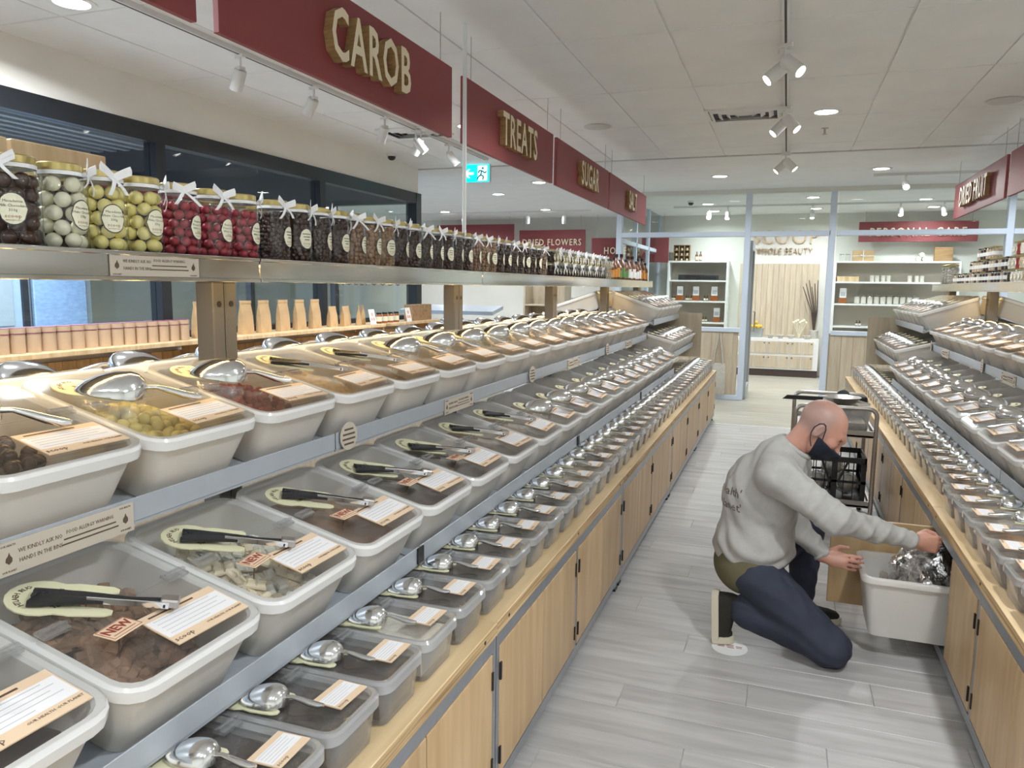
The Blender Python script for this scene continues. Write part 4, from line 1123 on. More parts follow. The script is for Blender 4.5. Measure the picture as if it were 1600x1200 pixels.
cm_ = [choc_block(2, 3, 'choc_milk'), choc_block(1, 3, 'choc_milk'), choc_block(2, 2, 'choc_milk'), choc_block(1, 2, 'choc_milk')]
pile(('t2', -3), cm_, 78, 'chocolate_block', 'broken milk chocolate block in the bin with the NEW tag', 'chocolate', 'milk chocolate blocks in the bin', .045, .105, seed=1)
cw_ = [choc_block(1, 2, 'choc_white'), choc_block(2, 2, 'choc_white'), choc_block(1, 2, 'choc_mint'), choc_block(1, 1, 'choc_mint'), choc_block(1, 3, 'choc_white'), choc_block(2, 2, 'choc_mint')]
pile(('t2', -2), cw_, 90, 'chocolate_block', 'broken white chocolate block in the bin beside the milk chocolate', 'chocolate', 'white chocolate blocks in the bin', .045, .100, seed=2)
def ball_mesh(r, mat, sq=(1, 1, 1), n=14, m=8): return MB().ball((0, 0, 0), r, n, m, sq).mesh('sweet', mat, 80)
pile(('t1', -2), [ball_mesh(.0155, 'ball_yellow'), ball_mesh(.0145, 'ball_yellow', (1, 1, .92))], 120, 'chocolate_ball', 'yellow chocolate ball in the upper tier bin', 'sweet', 'yellow balls in the upper tier bin', .060, .105, seed=3)
pile(('t1', -1), [ball_mesh(.0125, 'berry_red', n=10, m=6), ball_mesh(.0115, 'berry_red', (1, 1, .85), n=10, m=6)], 170, 'red_berry', 'red berry in the upper tier bin', 'berry', 'red berries in the upper tier bin', .070, .112, seed=4)
pile(('t1', -3), [ball_mesh(.0165, 'ball_dark')], 80, 'chocolate_ball', 'dark chocolate ball in the upper tier bin beside the yellow ones', 'sweet', 'dark balls in the upper tier bin', .035, .08, seed=5)
db = choc_block(2, 2, 'choc_dark')
for i, (x, y) in enumerate(((-.16, .02), (-.22, .08), (-.12, -.06))):
    o = obj('chocolate_block', db, None, label='dark chocolate block on top of the near lower tier bin', cat='chocolate', group='dark chocolate blocks in the near bin')
    o.matrix_world = bin_mtx(('t2', -4)) @ Matrix.Translation((x, y, .128)) @ Matrix.Rotation(1.1 * i, 4, 'Z') @ Matrix.Rotation(.7, 4, 'X')
# ------------------------------------------------------------------ jars on the shelf over the left gondola
def glass_mesh(r, h, neck=.82): return MB().lathe([(r * .86, 0), (r, .008), (r, h * .72), (r * .97, h * .78), (r * neck, h * .87), (r * neck, h * .92)], 20, cap1=False).mesh('glass', 'glass_jar', 50)
def lid_mesh(r, h, mat, neck=.86): return MB().lathe([(r * neck, h * .905), (r * neck + .001, h * .91), (r * neck + .001, h * .985), (r * neck - .003, h), (r * .5, h * .994)], 20).mesh('lid', mat, 40)
def ribbon_mesh(r, h, seed):
    """band round the neck, two loops and two tails on the +x side"""
    rnd = random.Random(seed); mb = MB(); n = 20; rb = r * .86 + .002
    mb.loft([[(rb * math.cos(2 * PI * k / n), rb * math.sin(2 * PI * k / n), z) for k in range(n)] for z in (h * .86, h * .905)], False, False)
    cx, cz = rb + .004, h * .885
    mb.ball((cx, 0, cz), .007, 8, 5)
    def rib(pts, w):
        rg = []
        for p in pts: rg.append([(p[0], p[1], p[2] - w / 2), (p[0] + .0012, p[1], p[2] - w / 2), (p[0] + .0012, p[1], p[2] + w / 2), (p[0], p[1], p[2] + w / 2)])
        mb.loft(rg)
    for s in (-1, 1):
        L = rnd.uniform(.032, .046); up = rnd.uniform(.008, .028)
        pts = [(cx + .003 + .012 * math.sin(PI * t), s * L * math.sin(PI * t) * (1 if t < .5 else .9), cz + up * 2 * t * (1 - t) * 2 + (.007 if t > .5 else -.002)) for t in [k / 8 for k in range(9)]]
        rib(pts, .012)
        a = rnd.uniform(.3, .9); Lt = rnd.uniform(.04, .065)
        pts = [(cx + .004 + .006 * math.sin(3 * t), s * Lt * t * math.sin(a), cz - Lt * t * math.cos(a)) for t in [k / 5 for k in range(6)]]
        rg = [[(p[0], p[1] - .005, p[2]), (p[0] + .0012, p[1] - .005, p[2]), (p[0] + .0012, p[1] + .005, p[2]), (p[0], p[1] + .005, p[2])] for p in pts]
        mb.loft(rg)
    return mb.mesh('ribbon', 'ribbon', 40)
def label_mesh(r, zc, w, h, lines, sz=.0085, logo=True):
    """oval label wrapped on the +x side of the jar"""
    mb = MB(); R0 = r + .0006; n = 22
    def wrap(y, z, rr_): return (rr_ * math.cos(y / r), rr_ * math.sin(y / r), z)
    for mi, k, dr in ((1, 1.0, 0.0), (0, .93, .0004)):
        mb.mat(mi)
        vs = []; cols = 9
        fs = []
        for c in range(cols):
            u = -1 + 2 * c / (cols - 1); hh = math.sqrt(max(0, 1 - u * u)) * .999 + .001
            for v in (-1, -.33, .33, 1): vs.append(wrap(u * w * k, zc + v * hh * h * k, R0 + dr))
        for c in range(cols - 1):
            for v in range(3): fs.append((c * 4 + v, (c + 1) * 4 + v, (c + 1) * 4 + v + 1, c * 4 + v + 1))
        mb.add(vs, fs)
    mb.mat(1)
    def t(s, size, z, mi, sx_=1.0):
        me = text_mesh(s, size, 0, sx_, res=1)
        o = len(mb.v)
        for v in me.vertices: mb.v.append(wrap(v.co.x, zc + z + v.co.y, R0 + .0009))
        for p in me.polygons: mb.f.append([o + i for i in p.vertices]); mb.m.append(mi)
    for i, s in enumerate(lines):
        if isinstance(s, str): t(s, sz, h * .45 - i * sz * 1.15, 1)
        else:                                     # an unreadable pen line
            z = zc + h * .45 - i * sz * 1.15
            mb.mat(1).add([wrap(-w * s + 2 * w * s * c / 4, z + q * sz * .16, R0 + .0009) for c in range(5) for q in (-1, 1)], [(2 * c, 2 * c + 2, 2 * c + 3, 2 * c + 1) for c in range(4)])
    if logo: t('scoop', sz * 1.35, -h * .45, 2, 1.15); t('WHOLEFOODS', sz * .5, -h * .70, 2)
    return mb.mesh('label', ['label_cream', 'label_rim', 'print_red'], 0)
JR, JH = .057, .205
JG = glass_mesh(JR, JH); JLG = lid_mesh(JR, JH, 'lid_gold'); JLR = lid_mesh(JR, JH, 'lid_red')
RIB = [ribbon_mesh(JR, JH, s) for s in range(5)]
def lump_mesh(r, h, br, mat, seed, n=7, m=4):
    rnd = random.Random(seed); mb = MB(); z = br
    mb.lathe([(r - br * 1.3, .004), (r - br * 1.2, h - br)], 12)
    while z < h:
        k = max(5, int(2 * PI * (r - br) / (br * 1.9)))
        ph = rnd.uniform(0, 6)
        for i in range(k):
            a = ph + 2 * PI * (i + rnd.uniform(-.3, .3)) / k; b2 = br * rnd.uniform(.8, 1.3); q = r - b2 * 1.02 - rnd.uniform(0, .3) * br
            mb.ball((q * math.cos(a), q * math.sin(a), max(b2 + .004, z + rnd.uniform(-.5, .5) * br)), b2, n, m)
        z += br * 1.7
    return mb.mesh('contents', mat, 60)
LUMP = {m_: lump_mesh(JR - .002, JH * .80, b_, m_, i) for i, (m_, b_) in enumerate((('ball_dark', .011), ('choc_dark', .008), ('nut_brown', .010), ('choc_milk', .011)))}
TXT = {'mac_milk': ['Macadamia', 'Milk Chocolate', '310g'], 'mac_white': ['Macadamia', 'White Chocolate', '330g'], 'rasp': ['Raspberry', 'Freeze Dried', 'White Choc', '210g'], 'alm': [.6, .5, .35]}
LAB = {k: label_mesh(JR, .085, .030, .036, v) for k, v in TXT.items()}
def shell_balls(center, mesh, br, jr, h, name, label, group, seed, cat='sweet'):
    rnd = random.Random(seed); z = .006 + br; row = 0
    while z < h - br * .4:
        q = jr - br - .0035; k = int(2 * PI * q / (br * 2.04)); ph = row * PI / k + rnd.uniform(-.1, .1)
        for i in range(k):
            a = ph + 2 * PI * i / k
            if math.cos(a - R(-30)) < -.35: continue            # the far side of the heap never shows
            o = obj(name, mesh, None, (center[0] + q * math.cos(a), center[1] + q * math.sin(a), center[2] + z + rnd.uniform(-.15, .15) * br), (rnd.uniform(0, 3), rnd.uniform(0, 3), 0), label=label, cat=cat, group=group)
        z += br * 1.76; row += 1
def jar(x, y, z, contents, lab_key, label, group, lidm=JLG, rib=0, rz=0, ribbon=True):
    g = obj('glass_jar', JG, None, (x, y, z), (0, 0, rz), label=label, cat='jar', group=group)
    obj('lid', lidm, g)
    if ribbon: obj('ribbon', RIB[rib % 5], g, (0, 0, 0), (0, 0, R([-20, 25, 5, 40, -45][rib % 5])))
    if lab_key: obj('label', LAB[lab_key], g)
    if contents: obj('contents', LUMP[contents], g, kind='stuff')
    return g
JZ = 1.6685
JX = -1.645
px_bounds = [0, 78, 150, 205, 265, 322, 367, 410]
ys = [(on_x(px_bounds[i], 390, JX + .03).y + on_x(px_bounds[i + 1], 390, JX + .03).y) / 2 for i in range(7)]
kinds = [('mac_milk', ball_mesh(.0178, 'ball_dark'), .0178, 'dark chocolate macadamia ball'), ('mac_white', ball_mesh(.0185, 'ball_white'), .0185, 'white chocolate macadamia ball'), ('mac_white', ball_mesh(.0180, 'ball_yellow', (1, 1, .95)), .0180, 'yellow macadamia ball'), ('mac_white', None, .0180, 'yellow macadamia ball'),
         ('rasp', ball_mesh(.0140, 'ball_red'), .0140, 'raspberry red ball'), ('rasp', None, .0140, 'raspberry red ball'), ('rasp', None, .0140, 'raspberry red ball')]
JL = ['tall glass jar of dark macadamia balls with a white bow, beside the white balls', 'tall glass jar of white macadamia balls with gold lid and white bow', 'tall glass jar of yellow balls between the white balls and another yellow jar', 'tall glass jar of yellow balls beside the raspberry jars',
      'tall glass jar of raspberry red balls beside the yellow jar', 'tall glass jar of raspberry red balls, middle of three', 'tall glass jar of raspberry red balls beside the dark jars']
lastm = None
for i in range(7):
    key, bm2, br, nm = kinds[i]
    if bm2 is None: bm2 = lastm
    lastm = bm2
    rz = [R(-38), R(8), R(-18), R(-2), R(14), R(6), R(12)][i]
    jar(JX, ys[i], JZ, None, key, JL[i], None, rib=i, rz=rz)
    jn = ['the near end dark jar', 'the white ball jar', 'the first yellow jar', 'the second yellow jar', 'the first raspberry jar', 'the middle raspberry jar', 'the last raspberry jar'][i]
    shell_balls((JX, ys[i], JZ), bm2, br, JR, JH * .80, 'macadamia_ball' if i < 4 else 'raspberry_ball', f'{nm} inside {jn}', f'balls inside {jn}', 20 + i)
y = on_x(410, 400, JX).y + .062; i = 0
dk = ['choc_dark', 'ball_dark', 'choc_dark', 'ball_dark', 'choc_milk', 'nut_brown', 'nut_brown', 'ball_dark', 'ball_dark', 'choc_dark']
while y < 5.20:
    c = dk[i % 10]; nm = {'choc_dark': 'near-black sweets', 'ball_dark': 'dark chocolate balls', 'choc_milk': 'milk chocolate balls', 'nut_brown': 'brown coated nuts'}[c]
    jar(JX, y, JZ, c, 'alm', f'tall gold-lidded glass jar of {nm} with white bow on the long shelf', f'tall jars of {nm} on the left jar shelf', rib=i, rz=R([10, -12, 18, 0, 14][i % 5]))
    y += .1225; i += 1
for i in range(9):
    jar(-1.815, 1.30 + .125 * i, JZ, 'choc_milk' if i > 5 else 'ball_dark', None, 'second-row glass jar with red lid behind the near jars' if 3 <= i <= 5 else 'second-row glass jar with gold lid behind the front row', 'red lidded jars in the second row' if 3 <= i <= 5 else 'gold lidded jars in the second row', lidm=JLR if 3 <= i <= 5 else JLG, ribbon=False)
# card boxes at the back of the shelf
for (a, b_, l) in ((15, 162, 'pale timber box standing behind the jars of white and yellow balls'), (-60, 9, 'pale timber box at the near end behind the dark jar')):
    y0, y1 = on_x(a, 222, -1.885).y, on_x(b_, 228, -1.885).y
    e = obj('timber_box', MB().bbox(-.012, .012, -(y1 - y0) / 2, (y1 - y0) / 2, 0, .288, .003).mesh('timber_box', 'pine', 0), None, (-1.890, (y0 + y1) / 2, JZ), label=l, cat='box')
# small jars, stacked two high, then dark bottles
SR, SH = .038, .098
SG = glass_mesh(SR, SH); SLG = lid_mesh(SR, SH, 'lid_gold'); SLK = lid_mesh(SR, SH, 'lid_black'); SRB = [ribbon_mesh(SR, SH, 30 + s) for s in range(3)]
SL_ = label_mesh(SR, .042, .020, .024, [.6, .45], .006); SLP = {m_: lump_mesh(SR - .002, SH * .8, .009, m_, 50, 6, 4) for m_ in ('ball_dark', 'ball_yellow', 'ball_white', 'nut_beige')}
def small_jar(x, y, z, c, label, group, lid=None, rib=None, rz=0, lab=True):
    g = obj('small_jar', SG, None, (x, y, z), (0, 0, rz), label=label, cat='jar', group=group)
    obj('lid', lid or SLG, g)
    if rib is not None: obj('ribbon', SRB[rib % 3], g, (0, 0, 0), (0, 0, R([-20, 25, 5][rib % 3])))
    if lab: obj('label', SL_, g)
    if c: obj('contents', SLP[c], g, kind='stuff')
n = 0; y = 5.32
while y < 7.0:
    small_jar(JX + .02, y, JZ, 'ball_dark', 'small bow-tied jar of dark sweets in the lower layer of the stack', 'lower layer of small dark jars', rib=n, rz=.2)
    small_jar(JX + .02, y, JZ + SH + .001, 'ball_yellow' if n % 3 else 'ball_dark', 'small bow-tied jar in the upper layer of the stack', 'upper layer of small jars', rib=n + 1, rz=-.1)
    y += .083; n += 1
for k in range(3):
    small_jar(JX + .02, 7.06 + .085 * k, JZ, 'nut_beige', 'small jar of pale nuts between the sweets and the bottles', 'small jars of pale nuts', rz=.1)
    small_jar(JX + .02, 7.06 + .085 * k, JZ + SH + .001, 'ball_white', 'small black lidded jar stacked on the jars of pale nuts', 'black lidded jars on pale nuts', lid=SLK)
def bottle_meshes(r, h):
    b = MB().lathe([(r * .9, 0), (r, .006), (r, h * .58), (r * .8, h * .68), (r * .36, h * .80), (r * .34, h * .90)], 14).mesh('bottle', 'amber', 50)
    c = MB().lathe([(r * .42, h * .88), (r * .44, h * .885), (r * .44, h * .99), (r * .38, h)], 12).mesh('cap', 'lid_black', 40)
    w = lambda m_: MB().lathe([(r + .0006, h * .12), (r + .0006, h * .48)], 14, cap0=False, cap1=False).mesh('label', m_, 50)
    return b, c, {m_: w(m_) for m_ in ('orange_label', 'paper_white', 'green_label', 'label_cream')}
BT = bottle_meshes(.032, .20); BS = bottle_meshes(.021, .10)
def bottle(x, y, z, lab, label, group, small=False, sc=1):
    b = BS if small else BT
    o = obj('bottle', b[0], None, (x, y, z), (0, 0, 0), label=label, cat='bottle', group=group); obj('cap', b[1], o); obj('label', b[2][lab], o)
    if sc != 1: o.scale = (sc, sc, sc)
y = 7.36; n = 0
while y < 9.3:
    lb = ['orange_label', 'green_label', 'green_label', 'paper_white', 'paper_white', 'paper_white', 'orange_label', 'orange_label'][min(7, int((y - 7.36) / .25))]
    nm = {'orange_label': 'orange', 'green_label': 'green', 'paper_white': 'white'}[lb]
    bottle(JX + .02, y, JZ, lb, f'dark bottle with black cap and {nm} label at the far end of the jar shelf', f'dark bottles with {nm} labels', sc=[1.0, 1.12, 1.3, 1.05, 1.35][n % 5])
    y += .118; n += 1
# right jar shelf: stacked jars of spreads
rx = mirror_right(JX)
rnd = random.Random(5)
SPR = {m_: MB().lathe([(SR - .002, .003), (SR - .002, SH * .8)], 14).mesh('contents', m_, 50) for m_ in ('nut_beige', 'oat_white', 'choc_dark', 'berry_red', 'honey')}
WL = MB().lathe([(SR + .0006, SH * .28), (SR + .0006, SH * .58)], 16, cap0=False, cap1=False).mesh('label', 'paper_white', 50)
for lay in range(3):
    y = 4.72
    while y < 8.6:
        big = y < 6.6
        if lay == 2 and (y > 6.5 and y < 7.0 or y > 7.6): y += .085; continue
        c = ['oat_white', 'nut_beige', 'oat_white', 'choc_dark', 'berry_red'][rnd.randrange(5)] if big else ['nut_beige', 'choc_dark', 'honey_dark'][rnd.randrange(2)]
        lk = SLK if rnd.random() < .45 and not big else SLG
        nm = {'oat_white': 'cream', 'nut_beige': 'nut brown', 'choc_dark': 'dark', 'berry_red': 'pink'}[c]
        if lay == 1 and y > 7.9: y += .085; continue
        g = obj('spread_jar', SG, None, (rx - .02, y, JZ + lay * (SH + .001)), (0, 0, PI + rnd.uniform(-.3, .3)), label=f'small jar of {nm} spread with {"black" if lk is SLK else "gold"} lid on the right jar shelf', cat='jar', group=f'{nm} spread jars, {"black" if lk is SLK else "gold"} lids, right jar shelf')
        obj('lid', lk, g); obj('contents', SPR[c], g); obj('label', SL_ if big else WL, g)
        y += .097
for k in range(3):
    g = obj('glass_jar', JG, None, (rx, 8.85 + .15 * k, JZ), label='tall glass jar of white shells at the end of the right jar shelf', cat='jar', group='tall jars ending the right jar shelf'); obj('lid', JLG, g); obj('contents', lump_mesh(JR - .002, JH * .8, .014, 'oat_white', 9 + k), g, kind='stuff')

# ------------------------------------------------------------------ timber wall shelf under the left window
WX = XL + .005
e = empty('pine_shelf', (WX, 5.0, 0), label='pine wall shelf with plank back under the left window', cat='shelf')
inv = Matrix.Translation((-WX, -5.0, 0))
pk = MB().bbox(0, .018, -.0485, .0485, .2, 1.10, .002).mesh('back_plank', 'pine', 0)
for i in range(60): obj('back_plank', pk, e, (0, -2.9 + .1 * i, 0))
def wpart(nm, mb, mat):
    o = obj(nm, mb.mesh(nm, mat, 0), e); o.matrix_parent_inverse = inv
for a, b_ in ((2.05, 4.46), (4.56, 6.9), (7.0, 8.2)):
    wpart('shelf_board', MB().bbox(WX + .02, WX + .36, a, b_, 1.165, 1.195, .003), 'pine'); wpart('end_bracket', MB().bbox(WX + .02, WX + .34, b_ - .025, b_, .98, 1.165, .003), 'pine')
wpart('counter', MB().bbox(WX + .02, WX + .62, 2.05, 8.2, .86, .89, .003), 'pine')
wpart('base', MB().box(WX + .02, WX + .58, 2.05, 8.2, .02, .86), 'oak_panel')
tin = MB().lathe([(.045, 0), (.045, .112)], 18).mesh('tin', 'kraft_tin', 40)
tl_ = MB().lathe([(.0465, .108), (.0465, .138), (.043, .140)], 18).mesh('lid', 'kraft_tin', 40); tb_ = MB().lathe([(.0468, .106), (.0468, .110)], 18, cap0=False, cap1=False).mesh('band', 'tin_purple', 40); tt_ = MB().lathe([(.0462, .1385), (.0462, .1405)], 18).mesh('top_rim', 'tin_purple', 40)
for i in range(16):
    o = obj('cardboard_tin', tin, None, (WX + .24, 4.22 - .0945 * i, 1.196), (0, 0, .2 * i), label='kraft cardboard tin with purple rim in the row under the window', cat='tin', group='kraft tins under the window')
    obj('lid', tl_, o); obj('band', tb_, o); obj('top_rim', tt_, o)
def bag_mesh(w, d, h):
    rg = []
    for t, a, b_ in ((0, 1, 1), (.1, 1.03, 1.05), (.55, 1.0, .8), (.85, .98, .18), (1, .98, .10)):
        rg.append([(b_ * d / 2 * sx_, a * w / 2 * sy_, h * t) for sx_, sy_ in ((1, 1), (-1, 1), (-1, -1), (1, -1))])
    mb = MB().loft(rg)
    return mb.mesh('paper_bag', 'kraft', 25)
BAG = bag_mesh(.135, .05, .26); BAGS = bag_mesh(.12, .045, .19)
crimp = MB().bbox(-.006, .006, -.067, .067, .238, .262, .001).mesh('crimped_top', 'kraft', 0)
for px_ in (313, 384, 412, 442, 468, 492):
    y = on_x(px_, 500, WX + .22).y
    o = obj('paper_bag', BAG, None, (WX + .22, y, 1.195), (0, 0, .05), label='brown kraft paper bag standing alone on the wall shelf', cat='bag', group='kraft bags on the wall shelf'); obj('crimped_top', crimp, o)
for k, px_ in enumerate((522, 534, 546, 556, 568)):
    y = on_x(px_, 500, WX + .22).y
    o = obj('paper_bag', BAGS, None, (WX + .20 + .05 * (k % 2), y, 1.1965), (0, 0, .2 * k), label='short kraft pouch in the cluster beside the honey jars', cat='bag', group='short kraft pouches beside the honey')
for k in range(4):
    y = on_x(592 + 9 * k, 498, WX + .25).y
    g = obj('honey_jar', MB().lathe([(.030, 0), (.032, .006), (.032, .085), (.025, .095)], 14).mesh('honey_jar', 'honey', 50), None, (WX + .25, y, 1.195), label='honey jar with black lid and cream label on the wall shelf', cat='jar', group='honey jars on the wall shelf')
    obj('lid', MB().lathe([(.028, .094), (.028, .112)], 14).mesh('lid', 'lid_black', 40), g); obj('label', MB().lathe([(.0326, .02), (.0326, .07)], 14, cap0=False, cap1=False).mesh('label', 'label_cream', 50), g)
for k in range(5):
    o = obj('card_box', MB().bbox(-.05, .05, -.048, .048, 0, .18, .002).mesh('card_box', 'board_brown', 0), None, (WX + .24, 7.66 + .1 * k, 1.195), label='brown carton in the row at the end of the wall shelf', cat='carton', group='brown cartons on the wall shelf')
def leaflet(px_, py_, x, lab, tilt=0):
    p = on_x(px_, py_, x); p.z = (1.2005 if p.z > 1.05 else .91)
    e2 = empty('display_card', (p.x, p.y, p.z), (0, R(-12), 0), label=lab, cat='card')
    obj('card', MB().bbox(-.002, .002, -.055, .055, 0, .15, .0005).mesh('card', 'paper_white', 0), e2)
    pr = MB()
    for (yy, zz, r_) in ((-.022, .05, .016), (.02, .05, .018), (0, .1, .02)):
        s0 = len(pr.v); pr.lathe([(r_, -.0005), (r_, .0005)], 14); pr.xf(Matrix(((0, 0, 1, .0026), (1, 0, 0, yy), (0, 1, 0, zz), (0, 0, 0, 1))), s0)
    obj('print', pr.mesh('print', 'pink_print', 0), e2)
    obj('foot', MB().bbox(-.05, .0, -.05, .05, -.004, 0, .001).mesh('foot', 'paper_white', 0), e2)
leaflet(584, 500, WX + .35, 'white display card with pink pictures beside the honey jars'); leaflet(640, 500, WX + .345, 'white display card with a pink picture at the end of the wall shelf'); leaflet(528, 560, WX + .56, 'white display card with pink pictures in front of the kraft pouches')
# goods on the lower counter: small jars with steel lids, sample packs, bottles
lidS = lid_mesh(SR, SH, 'dull_steel')
for i in range(18):
    for r_ in range(2):
        g = obj('spice_jar', SG, None, (WX + .42 + .10 * r_, 3.25 + .088 * i, .8912), label='small spice jar with steel lid on the counter under the window', cat='jar', group='spice jars under the window'); obj('lid', lidS, g); obj('contents', SPR['nut_beige'], g)
pkm = bag_mesh(.15, .06, .17)
for i in range(8): obj('snack_pouch', pkm, None, (WX + .25 + .12 * (i % 2), 4.98 + .16 * i, .8912), (0, 0, .15 * i), label='flat kraft pouch on the counter behind the scoops', cat='pouch', group='kraft pouches on the counter')
for i in range(7): bottle(WX + .40, 6.40 + .12 * i, .8912, 'label_cream', 'dark bottle with cream label on the counter under the kraft bags', 'dark bottles on the counter')

# ------------------------------------------------------------------ next bay beyond the window wall
e = empty('bay_shelf', (-3.7, 12.0, 0), label='pale open shelf unit in the next bay', cat='shelf')
for nm, mb in (('side', MB().bbox(-.35, -.32, -.2, .2, 0, 1.6, .003)), ('side', MB().bbox(.32, .35, -.2, .2, 0, 1.6, .003)), ('back', MB().bbox(-.32, .32, .18, .2, 0, 1.6, .002))): obj(nm, mb.mesh(nm, 'oak_panel', 0), e)
for z in (.1, .55, 1.0, 1.28): obj('board', MB().bbox(-.32, .32, -.2, .18, z, z + .025, .002).mesh('board', 'oak_panel', 0), e)
for i in range(5): obj('stored_jar', SG, None, (-3.92 + .11 * i, 11.92, 1.306), label='small glass jar on the pale shelf in the next bay', cat='jar', group='jars in the next bay')
e = empty('bay_gondola', (-4.4, 9.7, 0), label='grey bulk bin rack in the next bay', cat='rack')
obj('body', MB().box(-.7, .7, -.3, .3, .02, .95).mesh('body', 'oak_panel', 0), e)
for z, d in ((1.0, -.15), (1.2, .02)): obj('tray', MB().loft([[(-.7, d - .2, z), (.7, d - .2, z), (.7, d + .2, z + .07), (-.7, d + .2, z + .07)], [(-.7, d - .2, z + .05), (.7, d - .2, z + .05), (.7, d + .2, z + .12), (-.7, d + .2, z + .12)]]).mesh('tray', 'shelf_grey', 0), e)
for i in range(5):
    o = obj('metal_scoop', SCOOPC[0], None, (-4.9 + .25 * i, 9.5, 1.125), (0, 0, -1.2), label='steel scoop on the rack in the next bay', cat='scoop', group='scoops on the next bay rack'); obj('handle', SCOOPC[1], o)

# ------------------------------------------------------------------ behind the glass partition
def shelving(x0, x1, yb, levels, top, lab, mat='frame_white'):
    e = empty('display_shelving', ((x0 + x1) / 2, yb, 0), label=lab, cat='shelving')
    w = (x1 - x0) / 2
    for s in (-1, 1): obj('side', MB().bbox(s * w - .02, s * w + .02, -.36, 0, 0, top, .002).mesh('side', 'paper_white', 0), e)
    obj('back', MB().box(-w, w, -.02, 0, 0, top).mesh('back', 'strip_taupe', 0), e)
    for z in levels: obj('board', MB().bbox(-w + .02, w - .02, -.36, -.02, z, z + .03, .002).mesh('board', 'paper_white', 0), e)
LV = (.55, .93, 1.33, 1.72, 2.08)
xa, xb = on_y(1045, 420, 14.8).x, on_y(1137, 420, 14.8).x
shelving(xa, xb, YB - .005, LV, 2.11, 'white shelf unit behind the partition left of the doorway')
xc, xd = on_y(1305, 420, 14.8).x, on_y(1500, 420, 14.8).x
shelving(xc, xd, YB - .005, LV, 2.11, 'long white shelf unit behind the partition right of the doorway')
sy_ = YB - .22
def card(x, z, lab, grp): 
    e = empty('info_stand', (x, sy_ - .06, z), label=lab, cat='sign stand', group=grp); obj('card', MB().bbox(-.055, .055, -.002, .002, .1, .27, .001).mesh('card', 'paper_white', 0), e); obj('print', MB().box(-.04, .04, -.0032, -.002, .13, .2).mesh('print', 'print_grey', 0), e)
    obj('stock_box', MB().bbox(-.07, .07, .0, .1, 0, .10, .002).mesh('stock_box', 'honey', 0), e)
n = 0
for x, z in ((xa + .22, 1.3612), (xa + .52, 1.3612), (xa + .86, 1.3612), (xa + .92, .9612), (xc + .16, 1.3612)):
    card(x, z, 'white printed card on a small amber stand on the shelves behind the partition', 'printed cards behind the partition')
for x in (xa + .08, xa + .12, xa + .34, xa + .38, xa + .43, xa + .68, xa + .73): bottle(x, sy_, 1.3612, 'label_cream', 'little dark bottle on the upper shelf left of the doorway', 'little bottles left of the doorway', True)
for x in (xa + .12, xa + .62, xa + .67, xa + .72): bottle(x, sy_, .9612, 'label_cream', 'little dark bottle on the lower shelf left of the doorway', 'little bottles on the lower left shelf', True)
for x in (xc + .42, xc + .47, xc + .68, xc + .73, xc + .78, xc + 1.0, xc + 1.05): bottle(x, sy_, .9612, 'paper_white', 'little dark bottle on the shelf right of the doorway', 'little bottles right of the doorway', True)
for x in (xa + .50, xa + .57): bottle(x, sy_, 2.11, 'label_cream', 'amber bottle on top of the left shelf unit', 'amber bottles on the left shelf unit', sc=.9)
g = empty('pigeonhole_rack', (xa + .22, sy_, 2.11), label='small timber pigeonhole rack on top of the left shelf unit', cat='rack')
for i in range(4):
    obj('divider', MB().box(-.15 + .1 * i - .005, -.15 + .1 * i + .005, -.06, .06, 0, .30).mesh('divider', 'board_brown', 0), g); obj('divider', MB().box(-.15, .15, -.06, .06, .0983 * i, .0983 * i + .008).mesh('divider', 'board_brown', 0), g)
obj('back', MB().box(-.15, .15, .055, .06, 0, .30).mesh('back', 'board_brown', 0), g)
for i in range(9): obj('candle', MB().lathe([(.022, 0), (.022, .04)], 12).mesh('candle', 'label_cream', 40), None, (xa + .22 - .1 + .1 * (i % 3), sy_ - .01, 2.119 + .0983 * (i // 3)), label='small pale candle in the pigeonhole rack', cat='candle', group='candles in the pigeonhole rack')
tagp(obj('black_crate', MB().bbox(-.36, .36, -.12, .12, 0, .10, .005).mesh('black_crate', 'black_plastic', 0), None, ((xa + xb) / 2, sy_, 1.7512)), 'long low black tray on the upper shelf left of the doorway', 'tray')
pot = empty('steel_pot', (xa + .38, sy_ - .02, .9612), label='wide steel pot with lid on the left shelf unit', cat='pot')
obj('body', MB().lathe([(.11, 0), (.12, .01), (.12, .11), (.125, .115)], 24).mesh('body', 'scoop_steel'), pot); obj('lid', MB().lathe([(.12, .115), (.11, .13), (.03, .145), (.015, .15), (.02, .165), (.001, .17)], 24, cap1=False).mesh('lid', 'scoop_steel'), pot)
for i in range(13): obj('soap_bar', MB().bbox(-.028, .028, -.05, .05, 0, .085, .004).mesh('soap_bar', 'linen', 0), None, (xa + .13 + .068 * i, sy_ - .06, .5812), label='pale bar in the wire row on the lowest shelf left of the doorway', cat='soap', group='pale bars left of the doorway')
for i in range(10):
    g = obj('storage_jar', SG, None, (xc + .40 + .105 * i, sy_, 1.3612), (0, 0, 0), scale=(1.25, 1.25, 1.6), label='grey clip-top storage jar on the long shelf right of the doorway', cat='jar', group='storage jars right of the doorway'); obj('lid', lidS, g); obj('contents', SPR['oat_white'], g)
for i, x in enumerate((.62, .70, .80, .88, 1.22, 1.33, 1.41)): obj('roll', MB().lathe([(.035, 0), (.035, .11)], 14).mesh('roll', 'linen', 40), None, (xc + x, sy_, 1.7512), label='pale upright roll on the upper shelf right of the doorway', cat='roll', group='pale rolls right of the doorway')
